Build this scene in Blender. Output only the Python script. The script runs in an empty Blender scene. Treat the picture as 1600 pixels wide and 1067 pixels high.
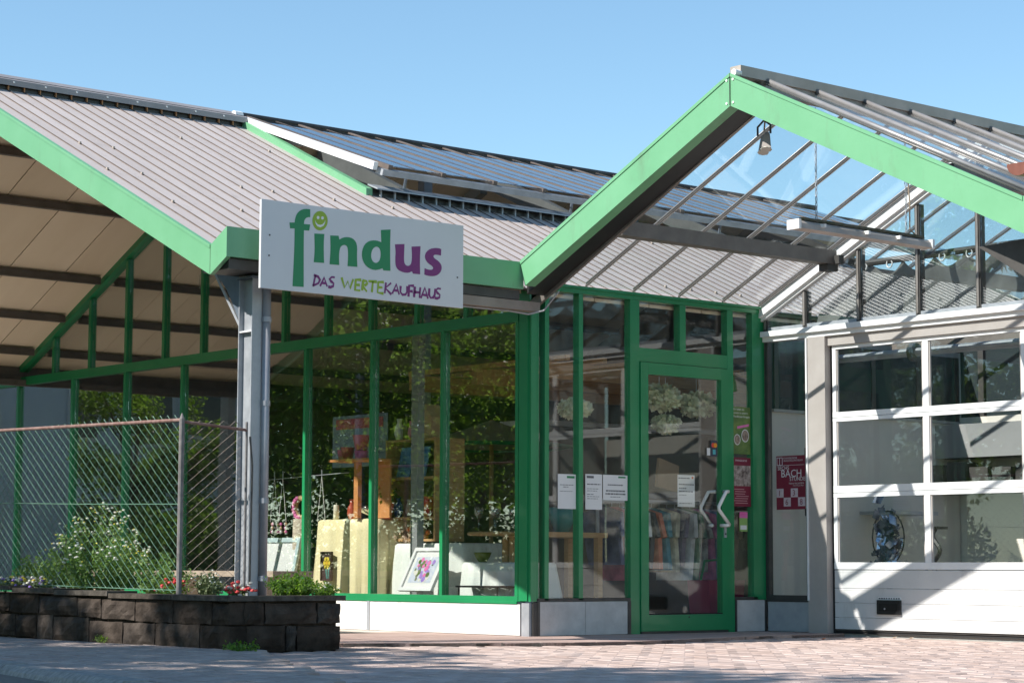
import bpy, math, random
import numpy as np
from mathutils import Vector, Matrix
from mathutils.geometry import tessellate_polygon
random.seed(7); rng = np.random.default_rng(7)
SC = bpy.context.scene
COL = SC.collection

# ------------------------------------------------------------------ camera
CAM = np.array([-10.93014517, -12.64807859, 0.51015951])
RM = np.array([[0.76215465, 0.06934666, 0.64367021],
               [-0.64738595, 0.07637824, 0.75832565],
               [0.00342496, -0.99466447, 0.10310609]])      # world = RM @ (right, down, forward)
FPX, CX, CY = 3420.3877, 800.0, 533.5
cam = bpy.data.cameras.new('camera'); cam_o = bpy.data.objects.new('camera', cam); COL.objects.link(cam_o)
cam.sensor_width = 36.0; cam.lens = FPX / 1600 * 36.0; cam.clip_start = 0.1; cam.clip_end = 2000
mw = Matrix.Identity(4)
for i in range(3):
    mw[i][0] = RM[i, 0]; mw[i][1] = -RM[i, 1]; mw[i][2] = -RM[i, 2]; mw[i][3] = CAM[i]
cam_o.matrix_world = mw
SC.camera = cam_o

# ------------------------------------------------------------------ sky, sun, exposure
SUND = Vector((2.85, -0.86, -2.55)).normalized()           # direction the light travels
elev = math.asin(-SUND.z); azim = math.atan2(-SUND.x, -SUND.y)
world = bpy.data.worlds.new('World'); SC.world = world; world.use_nodes = True
wt = world.node_tree; bg = wt.nodes['Background']
sky = wt.nodes.new('ShaderNodeTexSky'); sky.sky_type = 'NISHITA'; sky.sun_disc = False
sky.sun_elevation = elev; sky.sun_rotation = azim
sky.altitude = 300; sky.air_density = 1.0; sky.dust_density = 0.0; sky.ozone_density = 1.0
wb_ = wt.nodes.new('ShaderNodeVectorMath'); wb_.operation = 'MULTIPLY'; wb_.inputs[1].default_value = (.86, 1.02, 1.03)   # camera white balance
wt.links.new(sky.outputs['Color'], wb_.inputs[0]); wt.links.new(wb_.outputs[0], bg.inputs['Color']); bg.inputs['Strength'].default_value = 0.118
sl = bpy.data.lights.new('sun', 'SUN'); sun_o = bpy.data.objects.new('sun', sl); COL.objects.link(sun_o)
sl.energy = 5.0; sl.angle = math.radians(0.53); sl.color = (1.0, 0.95, 0.87)
sun_o.rotation_euler = SUND.to_track_quat('-Z', 'Y').to_euler(); sun_o.location = (-20, 6, 25)
SC.view_settings.view_transform = 'Standard'; SC.view_settings.look = 'None'
SC.view_settings.exposure = 0.62; SC.view_settings.gamma = 1.0; SC.view_settings.use_curve_mapping = False
SC.cycles.max_bounces = 8; SC.cycles.transparent_max_bounces = 32; SC.cycles.glossy_bounces = 5
SC.cycles.diffuse_bounces = 4; SC.cycles.caustics_reflective = False; SC.cycles.caustics_refractive = False
SC.cycles.sample_clamp_indirect = 6.0

def P(px, py, ax, val):
    """point of the plane axis==val that stands at a given place of the measured photograph"""
    d = RM @ np.array([px - CX, py - CY, FPX]); t = (val - CAM[ax]) / d[ax]
    return CAM + t * d

# ------------------------------------------------------------------ materials
MATS = {}
def nd(nt, typ, **kw):
    n = nt.nodes.new(typ)
    for k, v in kw.items():
        if k in n.inputs: n.inputs[k].default_value = v
        else: setattr(n, k, v)
    return n
def mat(name, c1, c2=None, rough=0.6, scale=6.0, metal=0.0, bump=0.0, bscale=40.0, spec=0.5, objvar=0.0, attrvar=0.0,
        detail=5.0, lo=0.35, hi=0.65, stretch=None, coat=0.0, transl=0.0, roughvar=0.0, tmul=(1, 1, 1), grime=0.0, gscale=5.0):
    if name in MATS: return MATS[name]
    m = bpy.data.materials.new(name); m.use_nodes = True; nt = m.node_tree; L = nt.links
    b = nt.nodes['Principled BSDF']
    b.inputs['Roughness'].default_value = rough; b.inputs['Metallic'].default_value = metal
    b.inputs['Specular IOR Level'].default_value = spec; b.inputs['Coat Weight'].default_value = coat
    tc = nd(nt, 'ShaderNodeTexCoord'); mp = nd(nt, 'ShaderNodeMapping')
    L.new(tc.outputs['Object'], mp.inputs['Vector'])
    if stretch: mp.inputs['Scale'].default_value = stretch
    out = None
    if c2 is not None:
        no = nd(nt, 'ShaderNodeTexNoise', Scale=scale, Detail=detail, Roughness=0.6)
        L.new(mp.outputs[0], no.inputs['Vector'])
        mr = nd(nt, 'ShaderNodeMapRange'); mr.inputs[1].default_value = lo; mr.inputs[2].default_value = hi
        L.new(no.outputs['Fac'], mr.inputs[0])
        mx = nd(nt, 'ShaderNodeMix', data_type='RGBA'); mx.inputs[6].default_value = (*c1, 1); mx.inputs[7].default_value = (*c2, 1)
        L.new(mr.outputs[0], mx.inputs[0]); out = mx.outputs[2]
        if roughvar:
            rr = nd(nt, 'ShaderNodeMapRange'); rr.inputs[3].default_value = rough - roughvar; rr.inputs[4].default_value = rough + roughvar
            L.new(mr.outputs[0], rr.inputs[0]); L.new(rr.outputs[0], b.inputs['Roughness'])
    if objvar or attrvar:
        oi = nd(nt, 'ShaderNodeObjectInfo'); at = nd(nt, 'ShaderNodeAttribute', attribute_name='rnd')
        ad = nd(nt, 'ShaderNodeMath', operation='ADD'); L.new(oi.outputs['Random'], ad.inputs[0]); L.new(at.outputs['Fac'], ad.inputs[1])
        fr = nd(nt, 'ShaderNodeMath', operation='FRACT'); L.new(ad.outputs[0], fr.inputs[0])
        hs = nd(nt, 'ShaderNodeHueSaturation')
        v = max(objvar, attrvar)
        r2 = nd(nt, 'ShaderNodeMapRange'); r2.inputs[3].default_value = 1 - v; r2.inputs[4].default_value = 1 + v
        L.new(fr.outputs[0], r2.inputs[0]); L.new(r2.outputs[0], hs.inputs['Value'])
        r3 = nd(nt, 'ShaderNodeMapRange'); r3.inputs[3].default_value = 1 + v * .8; r3.inputs[4].default_value = 1 - v * .8
        L.new(fr.outputs[0], r3.inputs[0]); L.new(r3.outputs[0], hs.inputs['Saturation'])
        if out is not None: L.new(out, hs.inputs['Color'])
        else: hs.inputs['Color'].default_value = (*c1, 1)
        out = hs.outputs[0]
    if grime and out is not None:                            # weathering: broken stains and rain streaks
        gm = nd(nt, 'ShaderNodeMapping'); gm.inputs['Scale'].default_value = (1, 1, .3); L.new(tc.outputs['Object'], gm.inputs['Vector'])
        gn = nd(nt, 'ShaderNodeTexNoise', Scale=gscale, Detail=9.0, Roughness=0.72); L.new(gm.outputs[0], gn.inputs['Vector'])
        g1_ = nd(nt, 'ShaderNodeMapRange'); g1_.inputs[1].default_value = .56; g1_.inputs[2].default_value = .78; g1_.inputs[4].default_value = grime; L.new(gn.outputs['Fac'], g1_.inputs[0])
        gx = nd(nt, 'ShaderNodeMix', data_type='RGBA'); L.new(g1_.outputs[0], gx.inputs[0]); L.new(out, gx.inputs[6]); gx.inputs[7].default_value = (.12, .105, .085, 1); out = gx.outputs[2]
    if out is not None: L.new(out, b.inputs['Base Color'])
    else: b.inputs['Base Color'].default_value = (*c1, 1)
    if bump:
        nb = nd(nt, 'ShaderNodeTexNoise', Scale=bscale, Detail=4.0); L.new(mp.outputs[0], nb.inputs['Vector'])
        bp = nd(nt, 'ShaderNodeBump', Strength=bump, Distance=0.01); L.new(nb.outputs['Fac'], bp.inputs['Height'])
        L.new(bp.outputs[0], b.inputs['Normal'])
    if transl:
        tr = nd(nt, 'ShaderNodeBsdfTranslucent'); ms = nd(nt, 'ShaderNodeMixShader'); ms.inputs[0].default_value = transl
        if out is not None:
            tm = nd(nt, 'ShaderNodeVectorMath', operation='MULTIPLY'); tm.inputs[1].default_value = (tmul[0], tmul[1], tmul[2]); L.new(out, tm.inputs[0]); L.new(tm.outputs[0], tr.inputs['Color'])
        else: tr.inputs['Color'].default_value = (*c1, 1)
        L.new(b.outputs[0], ms.inputs[1]); L.new(tr.outputs[0], ms.inputs[2])
        L.new(ms.outputs[0], nt.nodes['Material Output'].inputs['Surface'])
    MATS[name] = m
    return m
def glass(name, tint, f0, bump=0.0, bscale=1.2, dirt=0.0, rough=0.0, fmax=1.0):
    m = bpy.data.materials.new(name); m.use_nodes = True; nt = m.node_tree; L = nt.links
    nt.nodes.remove(nt.nodes['Principled BSDF'])
    lw = nd(nt, 'ShaderNodeLayerWeight', Blend=0.5)
    pw = nd(nt, 'ShaderNodeMath', operation='POWER'); pw.inputs[1].default_value = 5.0; L.new(lw.outputs['Facing'], pw.inputs[0])
    mr = nd(nt, 'ShaderNodeMapRange'); mr.inputs[3].default_value = f0; mr.inputs[4].default_value = fmax; L.new(pw.outputs[0], mr.inputs[0])
    tr = nd(nt, 'ShaderNodeBsdfTransparent', Color=(*tint, 1)); gl = nd(nt, 'ShaderNodeBsdfAnisotropic' if False else 'ShaderNodeBsdfGlossy', Roughness=rough)
    gl.inputs['Color'].default_value = (1, 1, 1, 1)
    tc = nd(nt, 'ShaderNodeTexCoord')
    if bump:
        no = nd(nt, 'ShaderNodeTexNoise', Scale=bscale, Detail=1.0); L.new(tc.outputs['Object'], no.inputs['Vector'])
        bp = nd(nt, 'ShaderNodeBump', Strength=1.0, Distance=bump); L.new(no.outputs['Fac'], bp.inputs['Height']); L.new(bp.outputs[0], gl.inputs['Normal'])
    mx = nd(nt, 'ShaderNodeMixShader'); L.new(mr.outputs[0], mx.inputs[0]); L.new(tr.outputs[0], mx.inputs[1]); L.new(gl.outputs[0], mx.inputs[2])
    last = mx.outputs[0]
    if dirt:
        n2 = nd(nt, 'ShaderNodeTexNoise', Scale=3.0, Detail=8.0, Roughness=0.7); mp = nd(nt, 'ShaderNodeMapping'); mp.inputs['Scale'].default_value = (1, 1, .35)
        L.new(tc.outputs['Object'], mp.inputs['Vector']); L.new(mp.outputs[0], n2.inputs['Vector'])
        m2 = nd(nt, 'ShaderNodeMapRange'); m2.inputs[1].default_value = .45; m2.inputs[2].default_value = .8; m2.inputs[3].default_value = dirt * .25; m2.inputs[4].default_value = dirt
        L.new(n2.outputs['Fac'], m2.inputs[0]); df = nd(nt, 'ShaderNodeBsdfDiffuse', Color=(.45, .45, .42, 1))
        mm = nd(nt, 'ShaderNodeMixShader'); L.new(m2.outputs[0], mm.inputs[0]); L.new(last, mm.inputs[1]); L.new(df.outputs[0], mm.inputs[2]); last = mm.outputs[0]
    L.new(last, nt.nodes['Material Output'].inputs['Surface'])
    MATS[name] = m
    return m

fas = mat('fascia_green_paint', (.138, .365, .193), (.16, .40, .22), rough=.42, scale=2.2, bump=.06, bscale=2.2, grime=.35, gscale=5)
frm = mat('frame_green_paint', (.010, .20, .072), (.014, .23, .085), rough=.32, scale=2.5, coat=.15, bump=.02, bscale=5)
steel = mat('grey_steel', (.30, .32, .35), (.38, .40, .43), rough=.45, metal=.25, scale=9, roughvar=.08)
blsteel = mat('blue_grey_steel', (.10, .13, .17), (.14, .17, .21), rough=.5, metal=.2, scale=8)
dksteel = mat('dark_steel', (.045, .043, .042), (.075, .07, .066), rough=.5, metal=.2, scale=7)
gbar = mat('glazing_bar_aluminium', (.20, .18, .165), (.30, .275, .255), rough=.42, metal=.45, scale=6)
whitep = mat('white_paint', (.74, .745, .75), (.82, .82, .82), rough=.4, scale=3)
doorw = mat('garage_white_panel', (.56, .565, .57), (.63, .63, .625), rough=.45, scale=2.2, bump=.08, bscale=5, grime=.4, gscale=4)
jamb = mat('garage_jamb_beige', (.37, .335, .315), (.43, .395, .375), rough=.5, scale=3)
roofm = mat('roof_sheet_taupe', (.45, .395, .372), (.535, .47, .445), rough=.55, scale=2.0, stretch=(2.5, .5, .5), lo=.25, hi=.75, grime=.4, gscale=7, objvar=.045, spec=.35, bump=.03, bscale=60)
ridgem = mat('ridge_cap_brown', (.24, .225, .225), (.30, .28, .28), rough=.45, scale=4)
soffm = mat('soffit_panel_beige', (.78, .63, .48), (.83, .68, .53), rough=.7, scale=1.2, objvar=.04, stretch=(3, .6, .6))
purl = mat('purlin_brown', (.075, .062, .055), (.11, .092, .082), rough=.6, scale=6)
plinw = mat('plinth_panel_white', grime=.55, gscale=6, c1=(.62, .61, .59), c2=(.74, .73, .71), rough=.75, scale=5, bump=.12, bscale=60, lo=.3, hi=.7)
ping = mat('plinth_panel_grey', (.42, .41, .405), (.56, .55, .54), rough=.8, scale=7, bump=.2, bscale=55, lo=.3, hi=.7)
conc = mat('concrete', (.33, .32, .30), (.42, .41, .385), rough=.85, scale=9, bump=.25, bscale=70)
brass = mat('brown_gutter', (.16, .055, .038), (.22, .085, .06), rough=.45, metal=.2, scale=8)
paver = mat('paver_red', (.40, .30, .262), (.49, .385, .345), rough=.85, scale=11, objvar=.13, attrvar=.13, bump=.3, bscale=90)
paverg = mat('paver_grey', (.31, .245, .215), (.39, .32, .29), rough=.85, scale=11, objvar=.12, attrvar=.12, bump=.3, bscale=90)
sand = mat('joint_sand', (.14, .12, .10), (.20, .17, .15), rough=.95, scale=30)
asph = mat('asphalt', (.045, .046, .05), (.07, .07, .073), rough=.9, scale=60, bump=.4, bscale=200)
kerbm = mat('kerb_granite', (.20, .19, .18), (.34, .325, .31), rough=.85, scale=26, bump=.5, bscale=60)
stonem = mat('dark_sandstone', (.032, .024, .019), (.075, .058, .047), rough=.95, scale=9, objvar=.3, bump=1.0, bscale=30, spec=.2)
copm = mat('coping_stone', (.05, .042, .034), (.10, .085, .07), rough=.95, scale=16, objvar=.15, bump=.8, bscale=50, spec=.2)
soil = mat('soil', (.04, .028, .02), (.07, .05, .035), rough=1, scale=20)
rust = mat('rusty_pipe', (.15, .075, .06), (.26, .17, .15), rough=.85, scale=25, bump=.3)
gwire = mat('green_coated_wire', (.08, .21, .145), (.17, .29, .21), rough=.5, scale=30)
gywire = mat('galvanised_wire', (.30, .27, .24), (.22, .16, .12), rough=.6, metal=.3, scale=30)
postm = mat('fence_post_grey', (.12, .11, .11), (.20, .185, .18), rough=.7, scale=20)
leafA = mat('leaf_green', (.055, .115, .022), (.095, .17, .035), rough=.5, scale=2.0, tmul=(3.0, 2.8, 1.4), transl=.5, attrvar=.22, spec=.3)
leafB = mat('leaf_dark', (.045, .09, .018), (.085, .14, .028), rough=.5, scale=1.5, tmul=(2.6, 2.5, 1.4), transl=.45, attrvar=.25, spec=.3)
leafC = mat('leaf_grey_green', (.14, .18, .075), (.21, .25, .115), rough=.6, scale=3, transl=.25, attrvar=.2)
weedm = mat('weed_green', (.10, .19, .045), (.17, .27, .075), rough=.6, scale=5, tmul=(1.8, 1.8, 1.2), transl=.35, attrvar=.2)
stemm = mat('plant_stem', (.11, .16, .05), (.15, .20, .07), rough=.7, scale=8)
petal = mat('white_petal', (.80, .79, .70), None, rough=.6, transl=.2)
yel = mat('yellow_flower', (.78, .58, .05), (.85, .70, .10), rough=.6, scale=9)
redf = mat('red_flower', (.62, .045, .05), (.72, .09, .09), rough=.6, scale=9)
purf = mat('purple_flower', (.26, .16, .55), (.40, .25, .62), rough=.6, scale=9)
pinkf = mat('pink_flower', (.68, .10, .35), (.75, .22, .48), rough=.6, scale=9)
bark = mat('bark', (.075, .055, .04), (.12, .09, .065), rough=.95, scale=9, bump=.8, bscale=18, stretch=(1, 1, .2))
gl_wall = glass('window_glass', (.97, .985, .978), .13, bump=.003, bscale=.8)
gl_door = glass('door_glass', (.97, .98, .975), .045, bump=.0010, bscale=.9)
gl_roof = glass('roof_glass', (.95, .97, .97), .035, bump=.001, dirt=.02, fmax=.4)
gl_vent = glass('vent_glass', (.62, .66, .70), .16, bump=.0003, dirt=.0)
gl_gar = glass('garage_glass', (.97, .98, .975), .035, bump=.0006, dirt=.007)
gl_gab = glass('gable_glass', (.95, .97, .97), .12, bump=.0004, dirt=.012)
signw = mat('sign_board_white', (.60, .605, .63), (.64, .645, .67), rough=.35, scale=1.2)
sgreen = mat('sign_green', (.018, .22, .085), None, rough=.4); slime = mat('sign_lime', (.27, .40, .03), None, rough=.4)
spurp = mat('sign_purple', (.19, .02, .16), None, rough=.4); swhite = mat('sign_print_white', (.72, .72, .74), None, rough=.4)
black = mat('black_plastic', (.012, .012, .013), (.02, .02, .02), rough=.4, scale=5)
paper = mat('paper_white', (.70, .70, .70), (.76, .76, .755), rough=.8, scale=2)
ink = mat('ink_grey', (.14, .14, .15), None, rough=.8)
maroon = mat('poster_maroon', (.17, .012, .035), (.21, .02, .045), rough=.5, scale=4)
rubber = mat('rubber_seal', (.015, .015, .016), None, rough=.7)

# ------------------------------------------------------------------ mesh helpers
class MB:
    def __init__(s): s.v = []; s.f = []; s.m = []; s.mi = 0
    def add(s, vs, fs):
        n = len(s.v); s.v.extend([tuple(map(float, p)) for p in vs]); s.f.extend([tuple(i + n for i in f) for f in fs]); s.m.extend([s.mi] * len(fs)); return s
    def box(s, x0, x1, y0, y1, z0, z1):
        x0, x1 = sorted((x0, x1)); y0, y1 = sorted((y0, y1)); z0, z1 = sorted((z0, z1))
        return s.add([(x0, y0, z0), (x1, y0, z0), (x1, y1, z0), (x0, y1, z0), (x0, y0, z1), (x1, y0, z1), (x1, y1, z1), (x0, y1, z1)],
                     [(0, 3, 2, 1), (4, 5, 6, 7), (0, 1, 5, 4), (1, 2, 6, 5), (2, 3, 7, 6), (3, 0, 4, 7)])
    def beam(s, p, q, w, h, up=(0, 0, 1)):
        """box from p to q: w across, h along up; p and q are the centre line"""
        p = np.array(p, float); q = np.array(q, float); d = q - p; d /= np.linalg.norm(d)
        u = np.array(up, float); a = np.cross(d, u); a /= np.linalg.norm(a); u = np.cross(a, d)
        vs = []
        for c in (p, q):
            for i, j in ((-1, -1), (1, -1), (1, 1), (-1, 1)): vs.append(c + a * i * w / 2 + u * j * h / 2)
        return s.add(vs, [(0, 1, 2, 3), (7, 6, 5, 4), (0, 4, 5, 1), (1, 5, 6, 2), (2, 6, 7, 3), (3, 7, 4, 0)])
    def prism(s, pts, ax, a, b):
        """polygon pts (2-D in the two other axes, in order) extruded along axis ax from a to b"""
        n = len(pts); vs = []
        for c in (a, b):
            for p in pts:
                q = list(p); q.insert(ax, c); vs.append(q)
        tri = tessellate_polygon([[Vector((p[0], p[1], 0)) for p in pts]])
        fs = [tuple(t) for t in tri] + [tuple(i + n for i in reversed(t)) for t in tri] + [(i, (i + 1) % n, (i + 1) % n + n, i + n) for i in range(n)]
        return s.add(vs, fs)
    def tube(s, path, r, n=8, cap=True):
        path = [np.array(p, float) for p in path]; rs = r if hasattr(r, '__len__') else [r] * len(path); vs = []; up = None
        for i, p in enumerate(path):
            d = path[min(i + 1, len(path) - 1)] - path[max(i - 1, 0)]; d = d / (np.linalg.norm(d) + 1e-9)
            if up is None: up = np.array([0, 0, 1.]) if abs(d[2]) < .9 else np.array([1., 0, 0])
            a = np.cross(d, up); a /= np.linalg.norm(a) + 1e-9; up = np.cross(a, d)
            for k in range(n):
                t = 2 * math.pi * k / n; vs.append(p + rs[i] * (a * math.cos(t) + up * math.sin(t)))
        fs = [(i * n + k, i * n + (k + 1) % n, (i + 1) * n + (k + 1) % n, (i + 1) * n + k) for i in range(len(path) - 1) for k in range(n)]
        if cap: fs += [tuple(reversed(range(n))), tuple(range((len(path) - 1) * n, len(path) * n))]
        return s.add(vs, fs)
    def lathe(s, c, prof, n=20):
        """prof: list of (radius, z) round the vertical axis through c"""
        vs = []; 
        for r, z in prof:
            for k in range(n):
                t = 2 * math.pi * k / n; vs.append((c[0] + r * math.cos(t), c[1] + r * math.sin(t), c[2] + z))
        fs = [(i * n + k, i * n + (k + 1) % n, (i + 1) * n + (k + 1) % n, (i + 1) * n + k) for i in range(len(prof) - 1) for k in range(n)]
        fs += [tuple(reversed(range(n))), tuple(range((len(prof) - 1) * n, len(prof) * n))]
        return s.add(vs, fs)
    def blob(s, c, r, n=8, m=6, jit=0.0):
        prof = []
        vs = []
        for i in range(m + 1):
            a = math.pi * i / m
            for k in range(n):
                t = 2 * math.pi * k / n; j = 1 + random.uniform(-jit, jit)
                vs.append((c[0] + r[0] * j * math.sin(a) * math.cos(t), c[1] + r[1] * j * math.sin(a) * math.sin(t), c[2] - r[2] * math.cos(a)))
        return s.add(vs, [(i * n + k, i * n + (k + 1) % n, (i + 1) * n + (k + 1) % n, (i + 1) * n + k) for i in range(m) for k in range(n)])
    def leaves(s, C, N, size, asp=.55):
        """leaf-sized quads at points C with random directions"""
        C = np.asarray(C); k = len(C)
        a = rng.normal(size=(k, 3)); a /= np.linalg.norm(a, axis=1)[:, None]
        b = rng.normal(size=(k, 3)); b -= a * (a * b).sum(1)[:, None]; b /= np.linalg.norm(b, axis=1)[:, None]
        sz = (size * rng.uniform(.6, 1.3, k))[:, None]
        v = np.stack([C - a * sz, C + b * sz * asp, C + a * sz, C - b * sz * asp], 1).reshape(-1, 3)
        n = len(s.v); s.v.extend(map(tuple, v.tolist())); s.f.extend([(n + 4 * i, n + 4 * i + 1, n + 4 * i + 2, n + 4 * i + 3) for i in range(k)]); s.m.extend([s.mi] * k)
        return s
    def mesh(s, name, mats, off=(0, 0, 0), smooth=False):
        me = bpy.data.meshes.new(name); o = np.array(off, float)
        v = (np.array(s.v, float) - o) if len(s.v) else np.zeros((0, 3))
        me.from_pydata(v.tolist(), [], s.f); 
        for m in (mats if isinstance(mats, (list, tuple)) else [mats]): me.materials.append(m)
        if max(s.m, default=0): me.polygons.foreach_set('material_index', s.m)
        if smooth: me.polygons.foreach_set('use_smooth', [True] * len(s.f))
        me.update(); return me
    def build(s, name, mats, parent=None, smooth=False, rnd=None, **props):
        loc = world_loc(parent); own = None
        if parent is None and len(s.v):
            a = np.array(s.v); own = ((a[:, 0].min() + a[:, 0].max()) / 2, (a[:, 1].min() + a[:, 1].max()) / 2, a[:, 2].min())
        me = s.mesh(name, mats, own if own is not None else loc, smooth)
        if rnd is not None:
            at = me.attributes.new('rnd', 'FLOAT', 'FACE'); at.data.foreach_set('value', rnd)
        o = bpy.data.objects.new(name, me); COL.objects.link(o); o.parent = parent
        if own is not None: o.location = own
        for k, v in props.items(): o[k] = v
        return o
def world_loc(o):
    l = Vector((0, 0, 0))
    while o is not None: l += o.location; o = o.parent
    return l
def thing(name, label, cat, loc=(0, 0, 0), group=None):
    o = bpy.data.objects.new(name, None); COL.objects.link(o); o.location = loc; o['label'] = label; o['category'] = cat
    if group: o['group'] = group
    return o
def tag(o, label, cat, group=None):
    o['label'] = label; o['category'] = cat
    if group: o['group'] = group
    return o
def bx(name, m, parent, *b): return MB().box(*b).build(name, m, parent)
def textmesh(s, size, xdir, ydir, org, align='LEFT', mb=None):
    """flat lettering as faces: origin org, reading along xdir, up along ydir"""
    cu = bpy.data.curves.new('t', 'FONT'); cu.body = s; cu.size = size; cu.align_x = align; cu.resolution_u = 2
    ob = bpy.data.objects.new('t', cu); COL.objects.link(ob)
    dg = bpy.context.evaluated_depsgraph_get(); me = bpy.data.meshes.new_from_object(ob.evaluated_get(dg))
    xd = np.array(xdir, float); yd = np.array(ydir, float); o = np.array(org, float)
    vs = [o + xd * v.co.x + yd * v.co.y for v in me.vertices]; fs = [tuple(p.vertices) for p in me.polygons]
    bpy.data.objects.remove(ob); bpy.data.curves.remove(cu); bpy.data.meshes.remove(me)
    mb = mb or MB(); mb.add(vs, fs); return mb

# ================================================================== GROUND
X0, X1, X3 = -2.87, -0.25, 2.60
SLL, SLR = 0.458, 0.483
RID = 4.15
ZP = -0.025                                                  # plaza level, pavement and slab at 0
gs = MB()
n = 24
xs = np.linspace(-60, 60, n * 2 + 1); ys = np.linspace(-60, 80, n * 2 + 1)
def zg(x, y):
    d = max(0., -5.6 + (y + 2.2) * .22 - x)                  # the street lies a little lower and falls away
    return -0.16 - min(.9, .05 * d)
for i, x in enumerate(xs):
    for j, y in enumerate(ys): gs.v.append((x, y, zg(x, y) - .04))
N1 = len(ys)
for i in range(len(xs) - 1):
    for j in range(N1 - 1): gs.f.append((i * N1 + j, (i + 1) * N1 + j, (i + 1) * N1 + j + 1, i * N1 + j + 1)); gs.m.append(0)
ground = gs.build('ground', mat('ground_verge', (.05, .06, .02), (.09, .085, .045), rough=.95, scale=2), kind='structure')
kd = np.array([.22, .975]); kd /= np.linalg.norm(kd); kn = np.array([-kd[1], kd[0]]); k0 = np.array([-5.54, -2.2])   # kerb line
def kp(t, o): q = k0 + kd * t + kn * o; return q
rd = MB()
for t in range(-20, 45, 2):
    a, b, c, d = kp(t, .0), kp(t + 2, .0), kp(t + 2, 6.5), kp(t, 6.5)
    rd.add([(*a, zg(*a)), (*b, zg(*b)), (*c, zg(*c)), (*d, zg(*d))], [(3, 2, 1, 0)])
rd.build('road', asph, kind='structure')
kr = MB(); kerb = MB().box(-6, -5, -5, -4, -.3, -.29).build('kerb', kerbm, kind='structure')
for i in range(-14, 20):
    a = kp(i * 1.0, .0); b = kp(i * 1.0 + .985, .0); h = .004 * math.sin(i * 2.3)
    m = MB(); w = .15
    pr = [(-.02, -.25), (.15, -.25), (.15, .012 + h), (.035, .012 + h), (.0, -.012 + h), (-.02, -.05)]
    vs = []
    for q in (a, b):
        for (o, z) in pr: vs.append((*(q - kn * o), z))
    k = len(pr)
    m.add(vs, [tuple(range(k)), tuple(reversed(range(k, 2 * k)))] + [(j, j + k, (j + 1) % k + k, (j + 1) % k) for j in range(k)])
    m.build('kerb_stone', kerbm, kerb)
# bedding under the pavers
pl = MB().box(-7.2, 12, -12, 14, -.2, ZP - .012).build('plaza', sand, kind='structure')
sw = MB()
sw.add([(*kp(-4.2, -.15), -.012), (-3.22, -1.1, -.012), (-3.26, 9, -.012), (*kp(11.5, -.15), -.012)], [(0, 1, 2, 3)])
sw.build('sidewalk', sand, kind='structure')
swo = bpy.data.objects['sidewalk']
lineA = np.array([-3.22, -1.1]); lineB = np.array([-5.13, -4.64])
def side(p):                                                 # >0: sidewalk side of the paving seam
    d = lineB - lineA; return -(d[0] * (p[1] - lineA[1]) - d[1] * (p[0] - lineA[0]))
def kerbside(p): return np.dot(np.array(p) - k0, -kn)        # distance inside the kerb
SLAB = [(-2.4, 8.4), (-2.4, 0.0), (-1.99, -.37), (-.59, -1.15), (-.03, -1.22), (1.76, -.82), (2.58, -.87), (2.58, 0.02), (.02, .02), (.02, 8.4)]
def inpoly(p, poly):
    c = False; n = len(poly)
    for i in range(n):
        a, b = poly[i], poly[i - 1]
        if (a[1] > p[1]) != (b[1] > p[1]) and p[0] < (b[0] - a[0]) * (p[1] - a[1]) / (b[1] - a[1]) + a[0]: c = not c
    return c
def pave(owner, m, z, L, Wd, test, ang):
    """brick pavers in a running bond; the largest-looking 300 are objects, the rest one mass"""
    base = MB(); l, w, h, c = L / 2 - .0022, Wd / 2 - .0022, .05, .004
    vs = [(-l, -w, -h), (l, -w, -h), (l, w, -h), (-l, w, -h), (-l, -w, -c), (l, -w, -c), (l, w, -c), (-l, w, -c),
          (-l + c, -w + c, 0), (l - c, -w + c, 0), (l - c, w - c, 0), (-l + c, w - c, 0)]
    fs = [(0, 1, 5, 4), (1, 2, 6, 5), (2, 3, 7, 6), (3, 0, 4, 7), (4, 5, 9, 8), (5, 6, 10, 9), (6, 7, 11, 10), (7, 4, 8, 11), (8, 9, 10, 11)]
    base.add(vs, fs); me = base.mesh('paver', m)
    ca, sa = math.cos(ang), math.sin(ang); spots = []
    for r in range(-140, 141):
        for k in range(-70, 71):
            u = k * L + (L / 2 if r % 2 else 0); v = r * Wd
            p = (-2 + u * ca - v * sa, -2 + u * sa + v * ca)
            if test(p): spots.append((math.hypot(p[0] - CAM[0], p[1] - CAM[1]), p))
    def vis(p):
        d = RM.T @ (np.array([p[0], p[1], z]) - CAM); x = CX + FPX * d[0] / d[2]; y = CY + FPX * d[1] / d[2]
        return -30 < x < 1630 and y < 1080
    seen = sorted([s for s in spots if vis(s[1])]); near = set(q[1] for q in seen[:300])
    va = np.array(vs); big = MB(); rn = []
    for d, p in spots:
        dz = random.uniform(-.0025, .0025); aa = ang + random.uniform(-.012, .012)
        if p in near:
            o = bpy.data.objects.new('paver', me); COL.objects.link(o); o.parent = owner; wl = world_loc(owner)
            o.location = (p[0] - wl.x, p[1] - wl.y, z + dz - wl.z); o.rotation_euler = (random.uniform(-.006, .006), random.uniform(-.006, .006), aa)
        else:
            c2, s2 = math.cos(aa), math.sin(aa)
            q = np.stack([p[0] + va[:, 0] * c2 - va[:, 1] * s2, p[1] + va[:, 0] * s2 + va[:, 1] * c2, z + dz + va[:, 2]], 1)
            big.add(q, fs); rn += [random.random()] * len(fs)
    big.build('paver_field', m, owner, rnd=rn, kind='stuff')
def t_plaza(p): return side(p) < 0 and not inpoly(p, SLAB) and -7 < p[0] < 4 and -9 < p[1] < 3 and p[0] < 2.62 and not (p[0] > -.0 and p[1] > -.05) and not (p[0] < -2.4 and p[1] > -.92 and side(p) < 0 and p[0] > -3.35)
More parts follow.
